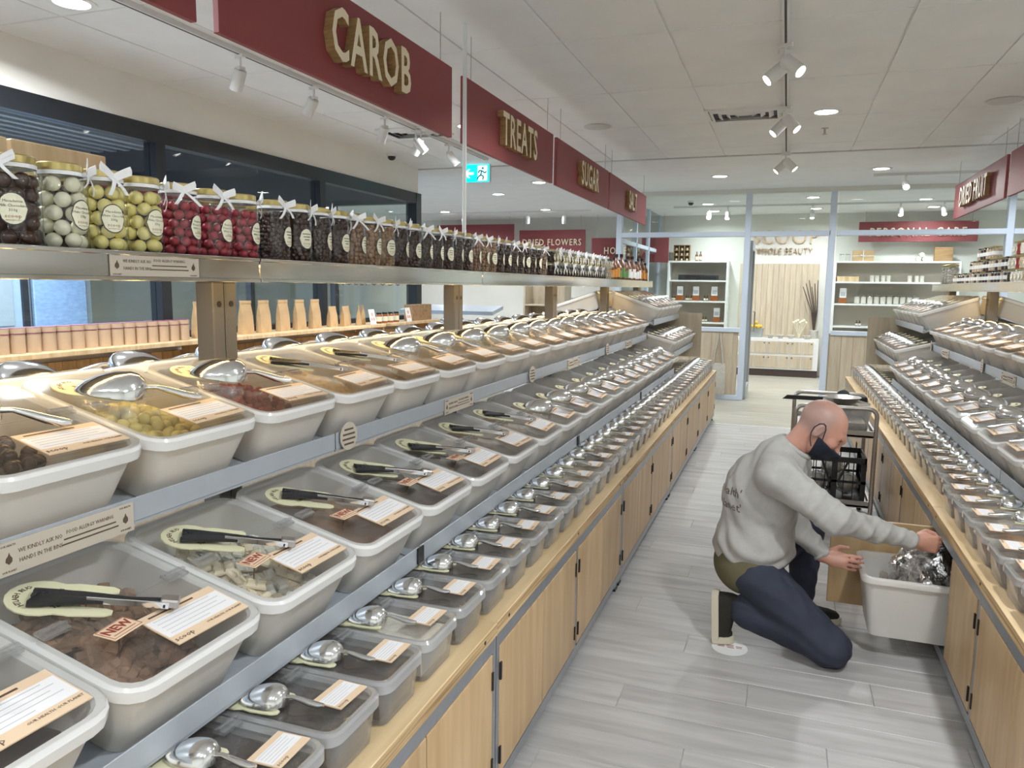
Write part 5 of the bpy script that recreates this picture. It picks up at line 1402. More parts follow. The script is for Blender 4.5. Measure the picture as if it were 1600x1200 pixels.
tagp(obj('timber_tray', MB().bbox(-.18, .18, -.1, .1, 0, .09, .004).mesh('timber_tray', 'pine', 0), None, (xc + .22, sy_, 1.7512)), 'pale timber tray on the upper shelf right of the doorway', 'tray')
for x in (.10, .20):
    g = obj('storage_jar', SG, None, (xc + x, sy_, 2.11), scale=(1.1, 1.1, 1.3), label='empty clip-top jar on top of the right shelf unit', cat='jar', group='empty jars on the right shelf unit'); obj('lid', lidS, g)
gb = empty('gift_box', (xc + .45, sy_, 2.11), label='brown gift box tied with white string on the right shelf unit', cat='box')
obj('box', MB().bbox(-.17, .17, -.06, .06, 0, .19, .003).mesh('box', 'kraft', 0), gb); obj('string', MB().box(-.172, .172, -.0625, .0625, .088, .098).box(-.006, .006, -.0625, .0625, -.0, .192).mesh('string', 'paper_white', 0), gb); obj('bow', MB().tube([(0, -.066, .09), (-.05, -.07, .12), (-.02, -.07, .09), (0, -.066, .09), (.04, -.07, .12), (.05, -.07, .07), (0, -.066, .09)], .004, 6).mesh('bow', 'paper_white'), gb)
tagp(obj('timber_crate', MB().bbox(-.14, .14, -.05, .05, 0, .24, .004).mesh('timber_crate', 'board_brown', 0), None, (on_y(1475, 385, sy_).x, sy_, 2.11)), 'dark timber board box on the right shelf unit under PERSONAL CARE', 'box')
for k, (dx, dz) in enumerate(((-.045, 0), (.045, 0), (0, .072))): 
    p_ = obj('rolled_towel', MB().lathe([(.012, -.09), (.038, -.09), (.040, -.08), (.040, .08), (.038, .09), (.012, .09)], 16).mesh('rolled_towel', 'label_cream', 50), None, (on_y(1440, 395, sy_).x + dx, sy_, 2.11 + .04 + dz), (R(90), 0, 0), label='rolled cream towel on the right shelf unit', cat='towel', group='rolled towels on the right shelf unit')
for i in range(2):
    t_ = empty('dispenser', (xc + .62 + .42 * i, sy_ - .08, .5812), label='grey tilted bulk dispenser on the lowest shelf right of the doorway', cat='dispenser', group='dispensers right of the doorway')
    obj('hopper', MB().loft([[(-.18, -.12, 0), (.18, -.12, 0), (.18, .12, 0), (-.18, .12, 0)], [(-.18, -.05, .26), (.18, -.05, .26), (.18, .12, .26), (-.18, .12, .26)]]).mesh('hopper', 'mirror_grey', 0), t_); obj('chute', MB().bbox(-.16, .16, -.17, -.12, 0, .06, .004).mesh('chute', 'stone_grey', 0), t_)
# white door cabinet and bowls below the timber panel
cab = empty('drawer_cabinet', (0, YB - .02, 0), label='low white cabinet of small square doors behind the doorway', cat='cabinet')
obj('plinth', MB().box(-.95, .60, -.36, 0, 0, .13).mesh('plinth', 'dark_wood', 0), cab); obj('frame', MB().box(-.95, .60, -.38, 0, .13, .70).mesh('frame', 'paper_white', 0), cab)
dm = MB().bbox(-.094, .094, -.012, 0, 0, .225, .003).mesh('door', 'oak_panel', 0); kn = MB().ball((0, 0, 0), .011, 8, 5).mesh('knob', 'black_hinge')
for i in range(7):
    for j in range(2):
        x = -.90 + .10 + .203 * i + (.0 if i % 2 else .0)
        d_ = obj('door', dm, cab, (x, -.38, .16 + .265 * j)); obj('knob', kn, d_, ((.06 if i % 2 == 0 else -.06), -.016, .19))
bw = MB().lathe([(.07, 0), (.15, .07), (.155, .075), (.14, .07), (.06, .015)], 20).mesh('wooden_bowl', 'linen', 50)
for i, x in enumerate((-.24, -.06, .12, .40)): obj('wooden_bowl', bw, None, (x, YB - .30, .701), scale=(.5, .5, .8), label='shallow pale bowl on the white cabinet behind the doorway', cat='bowl', group='pale bowls on the white cabinet')
bk = obj('grey_bucket', MB().lathe([(.11, 0), (.14, .17), (.145, .175), (.13, .165)], 20).mesh('grey_bucket', 'stone_grey', 50), None, (-.50, YB - .22, .70), label='grey tub of lemons on the white cabinet', cat='tub')
for i in range(8): obj('lemon', ball_mesh(.031, 'lemon', (1, 1, 1.15)), None, (-.50 + (.082 * math.cos(i * PI / 3) if i < 6 else 0), YB - .22 + (.082 * math.sin(i * PI / 3) if i < 6 else 0), .702 + .167 + .036 + (.073 if i == 7 else 0)), (0, 0, i), label='yellow lemon heaped in the grey tub', cat='lemon', group='lemons in the grey tub')
vs_ = empty('branch_vase', (.51, YB - .12, .701), label='pale pot with tall dark branches on the white cabinet', cat='vase')
obj('pot', MB().lathe([(.07, 0), (.085, .15), (.08, .155)], 16).mesh('pot', 'linen', 50), vs_)
for i in range(6): obj('branch', MB().tube([(0, 0, .10), (.02 * (i - 3), .01 * i, .5), (.05 * (i - 3.4) - .06, .01, .95 + .06 * (i % 3))], [.012, .010, .007], 6).mesh('branch', 'dark_wood'), vs_)
fp = empty('flower_pot', (.26, YB - .25, .701), label='small glass of white dried flowers on the white cabinet', cat='flowers')
obj('glass', MB().lathe([(.05, 0), (.055, .13)], 14, cap1=False).mesh('glass', 'glass_jar', 50), fp)
for i in range(7): obj('stem', MB().tube([(0, 0, .01), (.02 * (i - 3), 0, .17), (.035 * (i - 3), .01 * i, .27 + .02 * (i % 3))], .004, 5).ball((.035 * (i - 3), .01 * i, .29 + .02 * (i % 3)), .028, 8, 5).mesh('stem', 'label_cream', 60), fp)
# tote bag hanging on the partition
p = on_y(1121, 590, YP - .06)
tb = empty('tote_bag', (p.x, p.y, p.z), label='pale linen tote bag hanging on the partition left of the doorway', cat='bag')
rg = []
for t, w_, d_ in ((0, .17, .018), (.1, .18, .03), (.5, .175, .028), (.9, .165, .018), (1, .16, .008)): rg.append(rr(-w_ / 1.0 * .62, w_ * .62, -d_, d_, .006, -.25 + .46 * t, 2))
obj('body', MB().loft(rg).mesh('body', 'linen', 40), tb)
for s in (-1, 1): obj('strap', MB().tube([(-.065, s * .01, .20), (-.045, s * .01, .40), (-.012, 0, .60), (.012, 0, .60), (.045, s * .01, .40), (.065, s * .01, .20)], .010, 6).mesh('strap', 'linen'), tb)
obj('hook', MB().tube([(0, .03, .63), (0, -.01, .62), (0, -.015, .60)], .006, 6).mesh('hook', 'dull_steel'), tb)
# ------------------------------------------------------------------ the tub pulled out of the right cabinet, foil bag, trolley, sticker
cfx = mirror_right(-.76)
TY0, TY1, TX0, TX1 = 3.447, 3.828, .375, .93
tp = MB(); hT = .272; zb = .1065
def tr_(i, z, r_): return rr(TX0 + i, TX1 - i, TY0 + i, TY1 - i, r_, z)
tp.loft([tr_(.045, zb, .03), tr_(.014, zb + hT - .03, .04), tr_(0, zb + hT - .026, .045), tr_(0, zb + hT - .004, .045), tr_(.004, zb + hT, .043), tr_(.018, zb + hT, .036), tr_(.020, zb + hT - .006, .036), tr_(.050, zb + .008, .03)])
tub = obj('stock_tub', tp.mesh('stock_tub', 'bin_white', 50), None, label='deep white tub pulled out of the open cabinet by the kneeling man', cat='tub')
# crinkled silver foil bag standing in the tub, its mouth held by his hand
rnd = random.Random(11)
def crumple(rings, amp, seed):
    r_ = random.Random(seed); out = []
    for rg in rings: out.append([(x + r_.uniform(-amp, amp), y + r_.uniform(-amp, amp), z + r_.uniform(-amp, amp)) for x, y, z in rg])
    return out
rg = []; n = 44
for t in [k / 17 for k in range(18)]:
    cx_ = .640 + .01 * t; cy_ = 3.65; z = zb + .03 + .36 * t
    ax = (.105 + .035 * min(1, t * 2)) * (1 - .45 * max(0, t - .72) / .28); ay = (.105 + .03 * min(1, t * 2)) * (1 - .5 * max(0, t - .72) / .28)
    rg.append([(cx_ + ax * (math.cos(2 * PI * k / n) + .06 * math.sin(7 * 2 * PI * k / n + 5 * t)), cy_ + ay * (math.sin(2 * PI * k / n) + .10 * math.cos(5 * 2 * PI * k / n + 9 * t)), z + .012 * math.sin(4 * PI * k / n)) for k in range(n)])
fb_ = MB().loft(crumple(rg, .0075, 3), True, True)
rg2 = []
for t in [k / 7 for k in range(8)]:
    rg2.append([(.612 + .028 * t + (.050 - .030 * t) * math.cos(2 * PI * k / 16), 3.575 - .135 * t + (.06 - .038 * t) * math.sin(2 * PI * k / 16), .470 + .095 * t) for k in range(16)])
fb_.loft(crumple(rg2, .006, 4))
obj('foil_bag', fb_.mesh('foil_bag', 'foil', 30), None, label='crinkled silver foil bag standing in the white tub', cat='bag')
rg = []
for t in [k / 5 for k in range(6)]: rg.append([(.472 + .005 * math.cos(5 * t) + .022 * math.cos(2 * PI * k / 14) * (1 - .2 * t), 3.55 + .05 * math.sin(2 * PI * k / 14), zb + .07 + .19 * t) for k in range(14)])
obj('liner_bag', MB().loft(crumple(rg, .005, 5)).mesh('liner_bag', 'bag_clear', 30), None, label='clear plastic bag beside the foil bag in the white tub', cat='bag')
# floor sticker
st = empty('floor_sticker', (*on_z(1140, 1012, 0).xy, .0005), (0, 0, R(4)), label='white oval sticker with brown print on the floor by the shoe', cat='sticker')
obj('disc', MB().lathe([(.078, 0), (.078, .0008)], 32).mesh('disc', 'paper_white', 0), st)
sp_ = MB().mat(0)
for x0_, x1_, y_ in ((-.052, -.022, .022), (-.050, -.024, .012), (-.052, -.022, .002), (-.012, .018, .020), (-.014, .016, .008), (-.010, .020, -.004), (.026, .054, .012), (.028, .052, .000)): sp_.box(x0_, x1_, y_, y_ + .005, .0008, .0012)
obj('print', sp_.mesh('print', 'print_red', 0), st)
# trolley
def W_(px_, py_, y): return on_y(px_, py_, y)
tx0, tx1, ty0, ty1 = .10, .585, 5.25, 5.95
tr = empty('trolley', ((tx0 + tx1) / 2, (ty0 + ty1) / 2, 0), label='steel tube trolley standing behind the kneeling man', cat='trolley')
inv = Matrix.Translation((-(tx0 + tx1) / 2, -(ty0 + ty1) / 2, 0))
def tpart(nm, mb, mat, sm=40):
    o = obj(nm, mb.mesh(nm, mat, sm), tr); o.matrix_parent_inverse = inv; return o
for y in (ty0, ty1):
    rr_ = .05; pts = [(tx0, y, .10), (tx0, y, .80)]
    for k in range(5): a = R(180 - 22.5 * k); pts.append((tx0 + rr_ + rr_ * math.cos(a), y, .80 + rr_ * math.sin(a)))
    for k in range(5): a = R(90 - 22.5 * k); pts.append((tx1 - rr_ + rr_ * math.cos(a), y, .80 + rr_ * math.sin(a)))
    pts.append((tx1, y, .10)); tpart('frame_hoop', MB().tube(pts, .014, 10), 'dull_steel')
for z in (.20, .66):
    tpart('deck', MB().bbox(tx0, tx1, ty0, ty1, z, z + .02, .004).box(tx0, tx1, ty0, ty0 + .012, z, z + .045).box(tx0, tx1, ty1 - .012, ty1, z, z + .045).box(tx0, tx0 + .012, ty0, ty1, z, z + .045).box(tx1 - .012, tx1, ty0, ty1, z, z + .045), 'dull_steel', 0)
for x in (tx0, tx1):
    for y in (ty0, ty1):
        w_ = tpart('castor', MB().box(x - .012, x + .012, y - .02, y + .02, .07, .10), 'dull_steel', 0)
        s0 = MB().lathe([(.04, -.014), (.042, -.010), (.042, .010), (.04, .014)], 14); s0.xf(Matrix(((0, 0, 1, x), (1, 0, 0, y), (0, 1, 0, .042), (0, 0, 0, 1)))); obj('wheel', s0.mesh('wheel', 'black_plastic', 40), w_).matrix_parent_inverse = Matrix.Identity(4)
# black milk crate on the lower deck
cr = empty('milk_crate', (.36, 5.45, .2215), label='black plastic milk crate on the lower deck of the trolley', cat='crate')
cx0, cx1, cy0, cy1, ch = -.19, .19, -.18, .18, .30
cb = MB().box(cx0, cx1, cy0, cy1, 0, .012)
for z in (.0, .13, .265):
    t_ = .035 if z > .2 else .016
    cb.box(cx0, cx1, cy0, cy0 + .012, z, z + t_).box(cx0, cx1, cy1 - .012, cy1, z, z + t_).box(cx0, cx0 + .012, cy0, cy1, z, z + t_).box(cx1 - .012, cx1, cy0, cy1, z, z + t_)
obj('rails', cb.mesh('rails', 'black_plastic', 0), cr)
for i in range(7):
    x = cx0 + .02 + (cx1 - cx0 - .04) * i / 6; w_ = .02 if i in (0, 6) else .035 if i == 3 else .006
    for y in (cy0, cy1 - .012): obj('bar', MB().box(x - w_ / 2, x + w_ / 2, y, y + .012, 0, .27).mesh('bar', 'black_plastic', 0), cr)
    y = cy0 + .02 + (cy1 - cy0 - .04) * i / 6
    for x2 in (cx0, cx1 - .012): obj('bar', MB().box(x2, x2 + .012, y - w_ / 2, y + w_ / 2, 0, .27).mesh('bar', 'black_plastic', 0), cr)
for s in (-1, 1): obj('brace', MB().loft([[(s * .02, cy0 - .001, .14), (s * .035, cy0 - .001, .14), (s * .085, cy0 - .001, .27), (s * .07, cy0 - .001, .27)], [(s * .02, cy0 + .01, .14), (s * .035, cy0 + .01, .14), (s * .085, cy0 + .01, .27), (s * .07, cy0 + .01, .27)]]).mesh('brace', 'black_plastic', 0), cr)
for i, (x, y, z, r_) in enumerate(((.265, 5.40, .318, .076), (.45, 5.42, .318, .076), (.36, 5.53, .40, .076))):
    b_ = MB().ball((0, 0, 0), r_, 14, 9, (1, 1, .95)); rn = random.Random(i); b_.v = [tuple(c + rn.uniform(-.006, .006) for c in v) for v in b_.v]
    obj('plastic_bag', b_.mesh('plastic_bag', 'bag_clear', 30), None, (x, y, z), label='clear plastic bag of pale goods in the black crate', cat='bag', group='clear bags in the crate')
    obj('goods', MB().ball((0, 0, 0), r_ * .8, 10, 7).mesh('goods', 'grain_pale', 50), COL.objects[-1], kind='stuff')
# white tub and scanner on the top deck
t2 = MB()
def t2r(i, z, r_): return rr(.33 + i, .56 - i, 5.30 + i, 5.62 - i, r_, z)
t2.loft([t2r(.02, .682, .02), t2r(.006, .80, .03), t2r(0, .805, .03), t2r(0, .825, .03), t2r(.012, .825, .025), t2r(.024, .69, .02)])
tb2 = obj('small_tub', t2.mesh('small_tub', 'bin_clear', 50), None, label='translucent white tub on the trolley top behind the man\'s head', cat='tub')
obj('contents', MB().loft([t2r(.03, .692, .02), t2r(.03, .74, .02)]).mesh('contents', 'grain_pale', 40), tb2, kind='stuff')
obj('rim_lid', MB().loft([t2r(-.004, .826, .03), t2r(-.004, .838, .03)]).mesh('rim_lid', 'lid_clear', 40), tb2)
q = W_(1222, 633, 5.6); q2 = W_(1290, 633, 5.6)
pan = empty('frying_pan', (q2.x, 5.6, .839), label='black handled pan lying on the trolley top', cat='pan')
obj('handle', MB().loft([[(q.x - q2.x, -.012, .0), (q.x - q2.x, .012, 0), (q.x - q2.x + .03, .012, .028), (q.x - q2.x + .03, -.012, .028)][::1], [(-.02, -.012, .0), (-.02, .012, 0), (-.02, .012, .028), (-.02, -.012, .028)]]).mesh('handle', 'black_plastic', 0), pan)
obj('dish', MB().lathe([(.09, 0), (.12, .035), (.124, .036), (.115, .032), (.085, .006)], 24, c=(.10, 0, 0)).mesh('dish', 'dull_steel', 50), pan)
sc_ = empty('label_gun', (.43, 5.85, .6815), label='black label gun with grey roll on the trolley top', cat='label gun')
obj('body', MB().bbox(-.05, .05, -.05, .05, .0, .14, .012).bbox(.0, .15, -.02, .02, .12, .17, .008).mesh('body', 'black_plastic', 0), sc_)
wr = MB().lathe([(.045, -.02), (.045, .02)], 18); wr.xf(Matrix(((1, 0, 0, -.01), (0, 0, 1, -.02), (0, 1, 0, .17), (0, 0, 0, 1)))); obj('roll', wr.mesh('roll', 'mirror_grey', 40), sc_)
obj('trigger', MB().tube([(-.16, -.03, .15), (0, -.03, .165), (.17, -.03, .12)], .008, 6).mesh('trigger', 'scoop_steel'), sc_)

# ------------------------------------------------------------------ the kneeling man
def smin(a, b, k):
    h = np.clip(.5 + .5 * (b - a) / k, 0, 1); return b * (1 - h) + a * h - k * h * (1 - h)
class Field:
    """smooth union of round cones and ellipsoids, meshed with surface nets"""
    def __init__(s, lo, hi, h):
        s.lo = np.array(lo); s.h = h; n = np.ceil((np.array(hi) - s.lo) / h).astype(int) + 1
        s.n = n; s.d = np.full(n, .2)
        s.ax = [s.lo[i] + h * np.arange(n[i]) for i in range(3)]
    def _box(s, lo, hi, pad):
        sl = []
        for i in range(3):
            a = int(max(0, math.floor((lo[i] - pad - s.lo[i]) / s.h))); b = int(min(s.n[i], math.ceil((hi[i] + pad - s.lo[i]) / s.h) + 1)); sl.append(slice(a, max(a, b)))
        return tuple(sl)
    def cone(s, a, b, ra, rb, k=.03, sub=False):
        a = np.array(a, float); b = np.array(b, float); m = max(ra, rb)
        sl = s._box(np.minimum(a, b) - m, np.maximum(a, b) + m, .06)
        X, Y, Z = np.meshgrid(s.ax[0][sl[0]], s.ax[1][sl[1]], s.ax[2][sl[2]], indexing='ij')
        ba = b - a; l2 = max(ba @ ba, 1e-9)
        t = np.clip(((X - a[0]) * ba[0] + (Y - a[1]) * ba[1] + (Z - a[2]) * ba[2]) / l2, 0, 1)
        d = np.sqrt((X - a[0] - t * ba[0]) ** 2 + (Y - a[1] - t * ba[1]) ** 2 + (Z - a[2] - t * ba[2]) ** 2) - (ra + (rb - ra) * t)
        s._mix(sl, d, k, sub); return s
    def ell(s, c, r, rot=None, k=.03, sub=False):
        c = np.array(c, float); r = np.array(r, float); m = r.max()
        sl = s._box(c - m, c + m, .06)
        X, Y, Z = np.meshgrid(s.ax[0][sl[0]] - c[0], s.ax[1][sl[1]] - c[1], s.ax[2][sl[2]] - c[2], indexing='ij')
        if rot is not None:
            Q = np.array(rot); X, Y, Z = (Q[0, 0] * X + Q[1, 0] * Y + Q[2, 0] * Z, Q[0, 1] * X + Q[1, 1] * Y + Q[2, 1] * Z, Q[0, 2] * X + Q[1, 2] * Y + Q[2, 2] * Z)
        k0 = np.sqrt((X / r[0]) ** 2 + (Y / r[1]) ** 2 + (Z / r[2]) ** 2); k1 = np.sqrt((X / r[0] ** 2) ** 2 + (Y / r[1] ** 2) ** 2 + (Z / r[2] ** 2) ** 2)
        d = k0 * (k0 - 1) / np.maximum(k1, 1e-6)
        s._mix(sl, d, k, sub); return s
    def _mix(s, sl, d, k, sub):
        s.d[sl] = -smin(-s.d[sl], d, k) if sub else smin(s.d[sl], d, k)
    def mesh(s, name, mats, smooth=180, disp=None, cut=None):
        d = s.d.copy()
        if cut is not None:
            X, Y, Z = np.meshgrid(*s.ax, indexing='ij'); d = np.maximum(d, cut(X, Y, Z))
        ins = d < 0; n = s.n
        cs = np.zeros(n - 1, int)
        for i in (0, 1):
            for j in (0, 1):
                for k in (0, 1): cs += ins[i:n[0] - 1 + i, j:n[1] - 1 + j, k:n[2] - 1 + k]
        cell = (cs > 0) & (cs < 8); idx = -np.ones(n - 1, int); cc = np.argwhere(cell); idx[cell] = np.arange(len(cc))
        P = np.zeros((len(cc), 3)); cnt = np.zeros(len(cc))
        corners = [(i, j, k) for i in (0, 1) for j in (0, 1) for k in (0, 1)]
        val = {c: d[cc[:, 0] + c[0], cc[:, 1] + c[1], cc[:, 2] + c[2]] for c in corners}
        for a in corners:
            for ax in range(3):
                if a[ax] == 0:
                    b = list(a); b[ax] = 1; b = tuple(b); va, vb = val[a], val[b]; m = (va < 0) != (vb < 0)
                    t = np.where(m, va / np.where(np.abs(va - vb) < 1e-12, 1, va - vb), 0)
                    for q in range(3): P[:, q] += np.where(m, a[q] + (t if q == ax else 0), 0)
                    cnt += m
        P = (P / cnt[:, None] + cc) * s.h + s.lo
        F = []
        for ax in range(3):
            u, v = (ax + 1) % 3, (ax + 2) % 3
            sl0 = [slice(None)] * 3; sl1 = [slice(None)] * 3; sl0[ax] = slice(0, n[ax] - 1); sl1[ax] = slice(1, n[ax])
            ch = ins[tuple(sl0)] != ins[tuple(sl1)]; e = np.argwhere(ch)
            ok = (e[:, u] > 0) & (e[:, v] > 0) & (e[:, u] < n[u] - 1) & (e[:, v] < n[v] - 1); e = e[ok]
            fl_ = ins[e[:, 0], e[:, 1], e[:, 2]]
            q = []
            for du, dv in ((-1, -1), (0, -1), (0, 0), (-1, 0)):
                w = e.copy(); w[:, u] += du; w[:, v] += dv; q.append(idx[w[:, 0], w[:, 1], w[:, 2]])
            q = np.stack(q, 1); q[~fl_] = q[~fl_][:, ::-1]; F.append(q)
        F = np.concatenate(F)
        # two light smoothing passes
        for _ in range(2):
            acc = np.zeros_like(P); c = np.zeros(len(P))
            for i in range(4):
                a, b = F[:, i], F[:, (i + 1) % 4]
                np.add.at(acc, a, P[b]); np.add.at(c, a, 1); np.add.at(acc, b, P[a]); np.add.at(c, b, 1)
            P = P * .5 + .5 * acc / np.maximum(c, 1)[:, None]
        me = bpy.data.meshes.new(name); me.from_pydata(P.tolist(), [], F.tolist())
        for m in mats: me.materials.append(MATS[m])
        if disp is not None:
            nr = np.zeros(len(P) * 3); me.vertices.foreach_get('normal', nr); nr = nr.reshape(-1, 3)
            P = P + nr * disp(P)[:, None]; me.vertices.foreach_set('co', P.ravel()); me.update()
        me.polygons.foreach_set('use_smooth', [True] * len(me.polygons))
        return me
# joints (x forward to the shelves, y away from the camera)
PEL = (-.085, 3.50, .37); HIPR = (-.055, 3.415, .34); HIPL = (-.04, 3.62, .35)
KNR = (.262, 3.345, .085); ANR = (-.125, 3.42, .17)
KNL = (.165, 3.785, .515); ANL = (.140, 3.80, .11)
CH = (-.035, 3.475, .70); NB = (.045, 3.455, .915)
SHR = (.005, 3.30, .825); ELR = (.235, 3.245, .680); WRR = (.545, 3.395, .578)
SHL = (.06, 3.625, .80); ELL = (.085, 3.615, .545); WRL = (.222, 3.585, .405)
HC = np.array((.178, 3.452, 1.018))
body = Field((-.42, 3.08, -.01), (.74, 4.02, 1.17), .0062)
# skull and face, tipped forward
ca, sa = math.cos(R(38)), math.sin(R(38))
HF = np.array(((ca, 0, -sa), (0, 1, 0), (sa, 0, ca))).T     # columns: face forward, left, up
def hp_(f, l, u): return HC + HF @ np.array((f, l, u))
HR_ = HF
body.ell(hp_(-.012, 0, .022), (.100, .078, .088), HR_, .02)
body.ell(hp_(.030, 0, -.030), (.066, .064, .078), HR_, .03)
body.ell(hp_(.045, 0, -.085), (.040, .044, .032), HR_, .025)
body.cone(hp_(.088, 0, .008), hp_(.094, 0, .006), .018, .018, .03)
body.cone(hp_(.092, 0, -.012), hp_(.112, 0, -.046), .009, .014, .012)
for s in (-1, 1):
    body.cone(hp_(.082, s * .018, .014), hp_(.070, s * .050, .012), .010, .009, .015)
    body.ell(hp_(.084, s * .031, -.006), (.013, .014, .010), HR_, .006, sub=True)
    body.ell(hp_(.079, s * .031, -.008), (.011, .012, .0095), HR_, .003)
    body.ell(hp_(.062, s * .046, -.030), (.024, .020, .020), HR_, .02)
    body.ell(hp_(-.014, s * .081, -.016), (.020, .011, .034), HR_, .006)
    body.ell(hp_(-.008, s * .088, -.012), (.010, .006, .018), HR_, .004, sub=True)
# neck, torso, limbs
body.cone((.052, 3.458, .895), hp_(-.030, 0, -.050), .054, .056, .02)
body.cone(PEL, CH, .110, .110, .03); body.cone(CH, NB, .10, .045, .02)
for sh, el, wr, s in ((SHR, ELR, WRR, -1), (SHL, ELL, WRL, 1)):
    body.cone((.0, 3.46, .83), sh, .05, .055, .02); body.cone(sh, el, .055, .042, .02); body.cone(el, wr, .042, .027, .02)
for hpn, kn_, an in ((HIPR, KNR, ANR), (HIPL, KNL, ANL)):
    body.cone(hpn, kn_, .085, .055, .04); body.cone(kn_, an, .055, .04, .03)
# right hand: a fist closed on the neck of the foil bag
def V_(*a): return np.array(a, float)
wr = V_(*WRR); f = V_(.90, .28, -.10); f /= np.linalg.norm(f)
up = V_(0, 0, 1) - f * f[2]; up /= np.linalg.norm(up); lt = np.cross(up, f)
def hr(a, b, c): return wr + f * a + lt * b + up * c
body.ell(hr(.052, 0, .002), (.050, .026, .040), np.stack([f, lt, up], 1), .012)
body.cone(hr(-.01, 0, 0), hr(.03, 0, .002), .027, .026, .015)
for i, (c0, ln, rad) in enumerate(((.030, .036, .0098), (.010, .040, .0102), (-.010, .037, .0098), (-.028, .030, .0085))):
    k0 = hr(.088, -.014, c0); k1 = hr(.088 + ln * .62, .006, c0 - .006); k2 = hr(.078 + ln * .4, .030, c0 - .012); k3 = hr(.062, .034, c0 - .012)
    body.cone(hr(.06, -.012, c0 * .9), k0, rad * 1.05, rad, .006); body.cone(k0, k1, rad, rad * .95, .003); body.cone(k1, k2, rad * .95, rad * .88, .003); body.cone(k2, k3, rad * .88, rad * .8, .003)
body.cone(hr(.030, .016, .028), hr(.066, .034, .040), .012, .0105, .008); body.cone(hr(.066, .034, .040), hr(.098, .022, .036), .0105, .009, .004)
# left hand: open, palm up, thumb and fingers on the tub rim
wl = V_(*WRL); fl2 = V_(.97, -.20, -.08); fl2 /= np.linalg.norm(fl2); sd = V_(.16, .50, .85); sd -= fl2 * (sd @ fl2); sd /= np.linalg.norm(sd); nm_ = np.cross(fl2, sd)
def hl_(a, b, c): return wl + fl2 * a + sd * b + nm_ * c
body.cone(hl_(-.01, 0, 0), hl_(.03, 0, 0), .026, .024, .015)
body.ell(hl_(.052, 0, 0), (.050, .040, .019), np.stack([fl2, sd, nm_], 1), .012)
for i, (b0, ln, rad, cu) in enumerate(((.028, .070, .0088, .004), (.009, .076, .0092, .012), (-.010, .070, .0088, .018), (-.028, .056, .0078, .024))):
    k0 = hl_(.092, b0, 0); k1 = hl_(.092 + ln * .5, b0 * 1.15, cu * .35); k2 = hl_(.092 + ln * .80, b0 * 1.2, cu * .9); k3 = hl_(.092 + ln, b0 * 1.2, cu * 1.5)
    body.cone(hl_(.06, b0 * .95, 0), k0, rad * 1.1, rad, .005); body.cone(k0, k1, rad, rad * .95, .003); body.cone(k1, k2, rad * .95, rad * .88, .003); body.cone(k2, k3, rad * .88, rad * .75, .003)
body.cone(hl_(.022, .028, .004), hl_(.062, .056, .014), .0125, .0108, .008); body.cone(hl_(.062, .056, .014), hl_(.100, .060, .022), .0108, .0085, .003)
bme = body.mesh('person', ['skin'])
stb = bme.attributes.new('stubble', 'FLOAT', 'POINT')
co = np.zeros(len(bme.vertices) * 3); bme.vertices.foreach_get('co', co); q = (co.reshape(-1, 3) - HC) @ HF
sm_ = lambda a, b, x: np.clip((x - a) / (b - a), 0, 1) ** 2 * (3 - 2 * np.clip((x - a) / (b - a), 0, 1))
stub = (1 - sm_(-.01, .05, q[:, 0] + .25 * np.abs(q[:, 1]) * 0)) * sm_(-.065, -.03, q[:, 2]) * (1 - sm_(.11, .18, np.linalg.norm(q, axis=1))) * (1 - .55 * sm_(.06, .10, q[:, 2]))
stb.data.foreach_set('value', (stub * .85).astype(np.float32))
man = obj('person', bme, None, label='kneeling person in grey sweater, navy trousers and dark face mask, emptying a foil bag', cat='person')
# sweater
def folds(P):
    a = np.sin(P[:, 0] * 38 + 22 * P[:, 2] + 3 * np.sin(P[:, 1] * 25)) * np.sin(P[:, 2] * 30 - P[:, 1] * 17)
    b = np.sin(P[:, 2] * 70 + 20 * P[:, 0] + 5 * np.sin(P[:, 1] * 14)); low = np.clip((.62 - P[:, 2]) / .2, 0, 1)
    return .0055 * a + .0050 * b * low + .004 * np.clip(np.sin(P[:, 0] * 90 - 60 * P[:, 2]), 0, 1) * np.clip((P[:, 0] - .05) / .1, 0, 1)
sw = Field((-.42, 3.02, .20), (.70, 3.92, 1.03), .0058)
sw.ell((-.075, 3.50, .460), (.170, .180, .120), None, .05)
sw.cone((-.08, 3.50, .46), (-.055, 3.485, .66), .148, .150, .06); sw.cone((-.055, 3.49, .66), (-.005, 3.465, .80), .150, .118, .06)
sw.cone((-.005, 3.465, .80), (.042, 3.458, .890), .110, .076, .05)
sw.ell((-.105, 3.50, .72), (.095, .165, .14), None, .05)
for sh, el, wr_ in ((SHR, ELR, WRR), (SHL, ELL, WRL)):
    sw.cone((.015, 3.46, .86), sh, .085, .080, .05); sw.cone(sh, el, .080, .060, .04)
    e_ = np.array(wr_) + (np.array(el) - np.array(wr_)) * .04; sw.cone(el, e_, .060, .038, .03)
fw = np.array(WRR) - np.array(ELR); fw /= np.linalg.norm(fw); fl3 = np.array(WRL) - np.array(ELL); fl3 /= np.linalg.norm(fl3)
def swcut(X, Y, Z):
    a = (X - WRR[0]) * fw[0] + (Y - WRR[1]) * fw[1] + (Z - WRR[2]) * fw[2] + .006
    b = np.where(X > .12, (X - WRL[0]) * fl3[0] + (Y - WRL[1]) * fl3[1] + (Z - WRL[2]) * fl3[2] + .004, -1)
    hem = (.365 - .10 * (X + .08)) - Z; hem = np.where(X < .13, hem, -1)
    neck = .070 - np.sqrt((X - .095) ** 2 + (Y - 3.456) ** 2 + (Z - .962) ** 2)
    return np.maximum(np.maximum(np.where(Y < 3.55, a, -1), np.where((Y > 3.5) & (Z < .55), b, -1)), np.maximum(hem, neck))
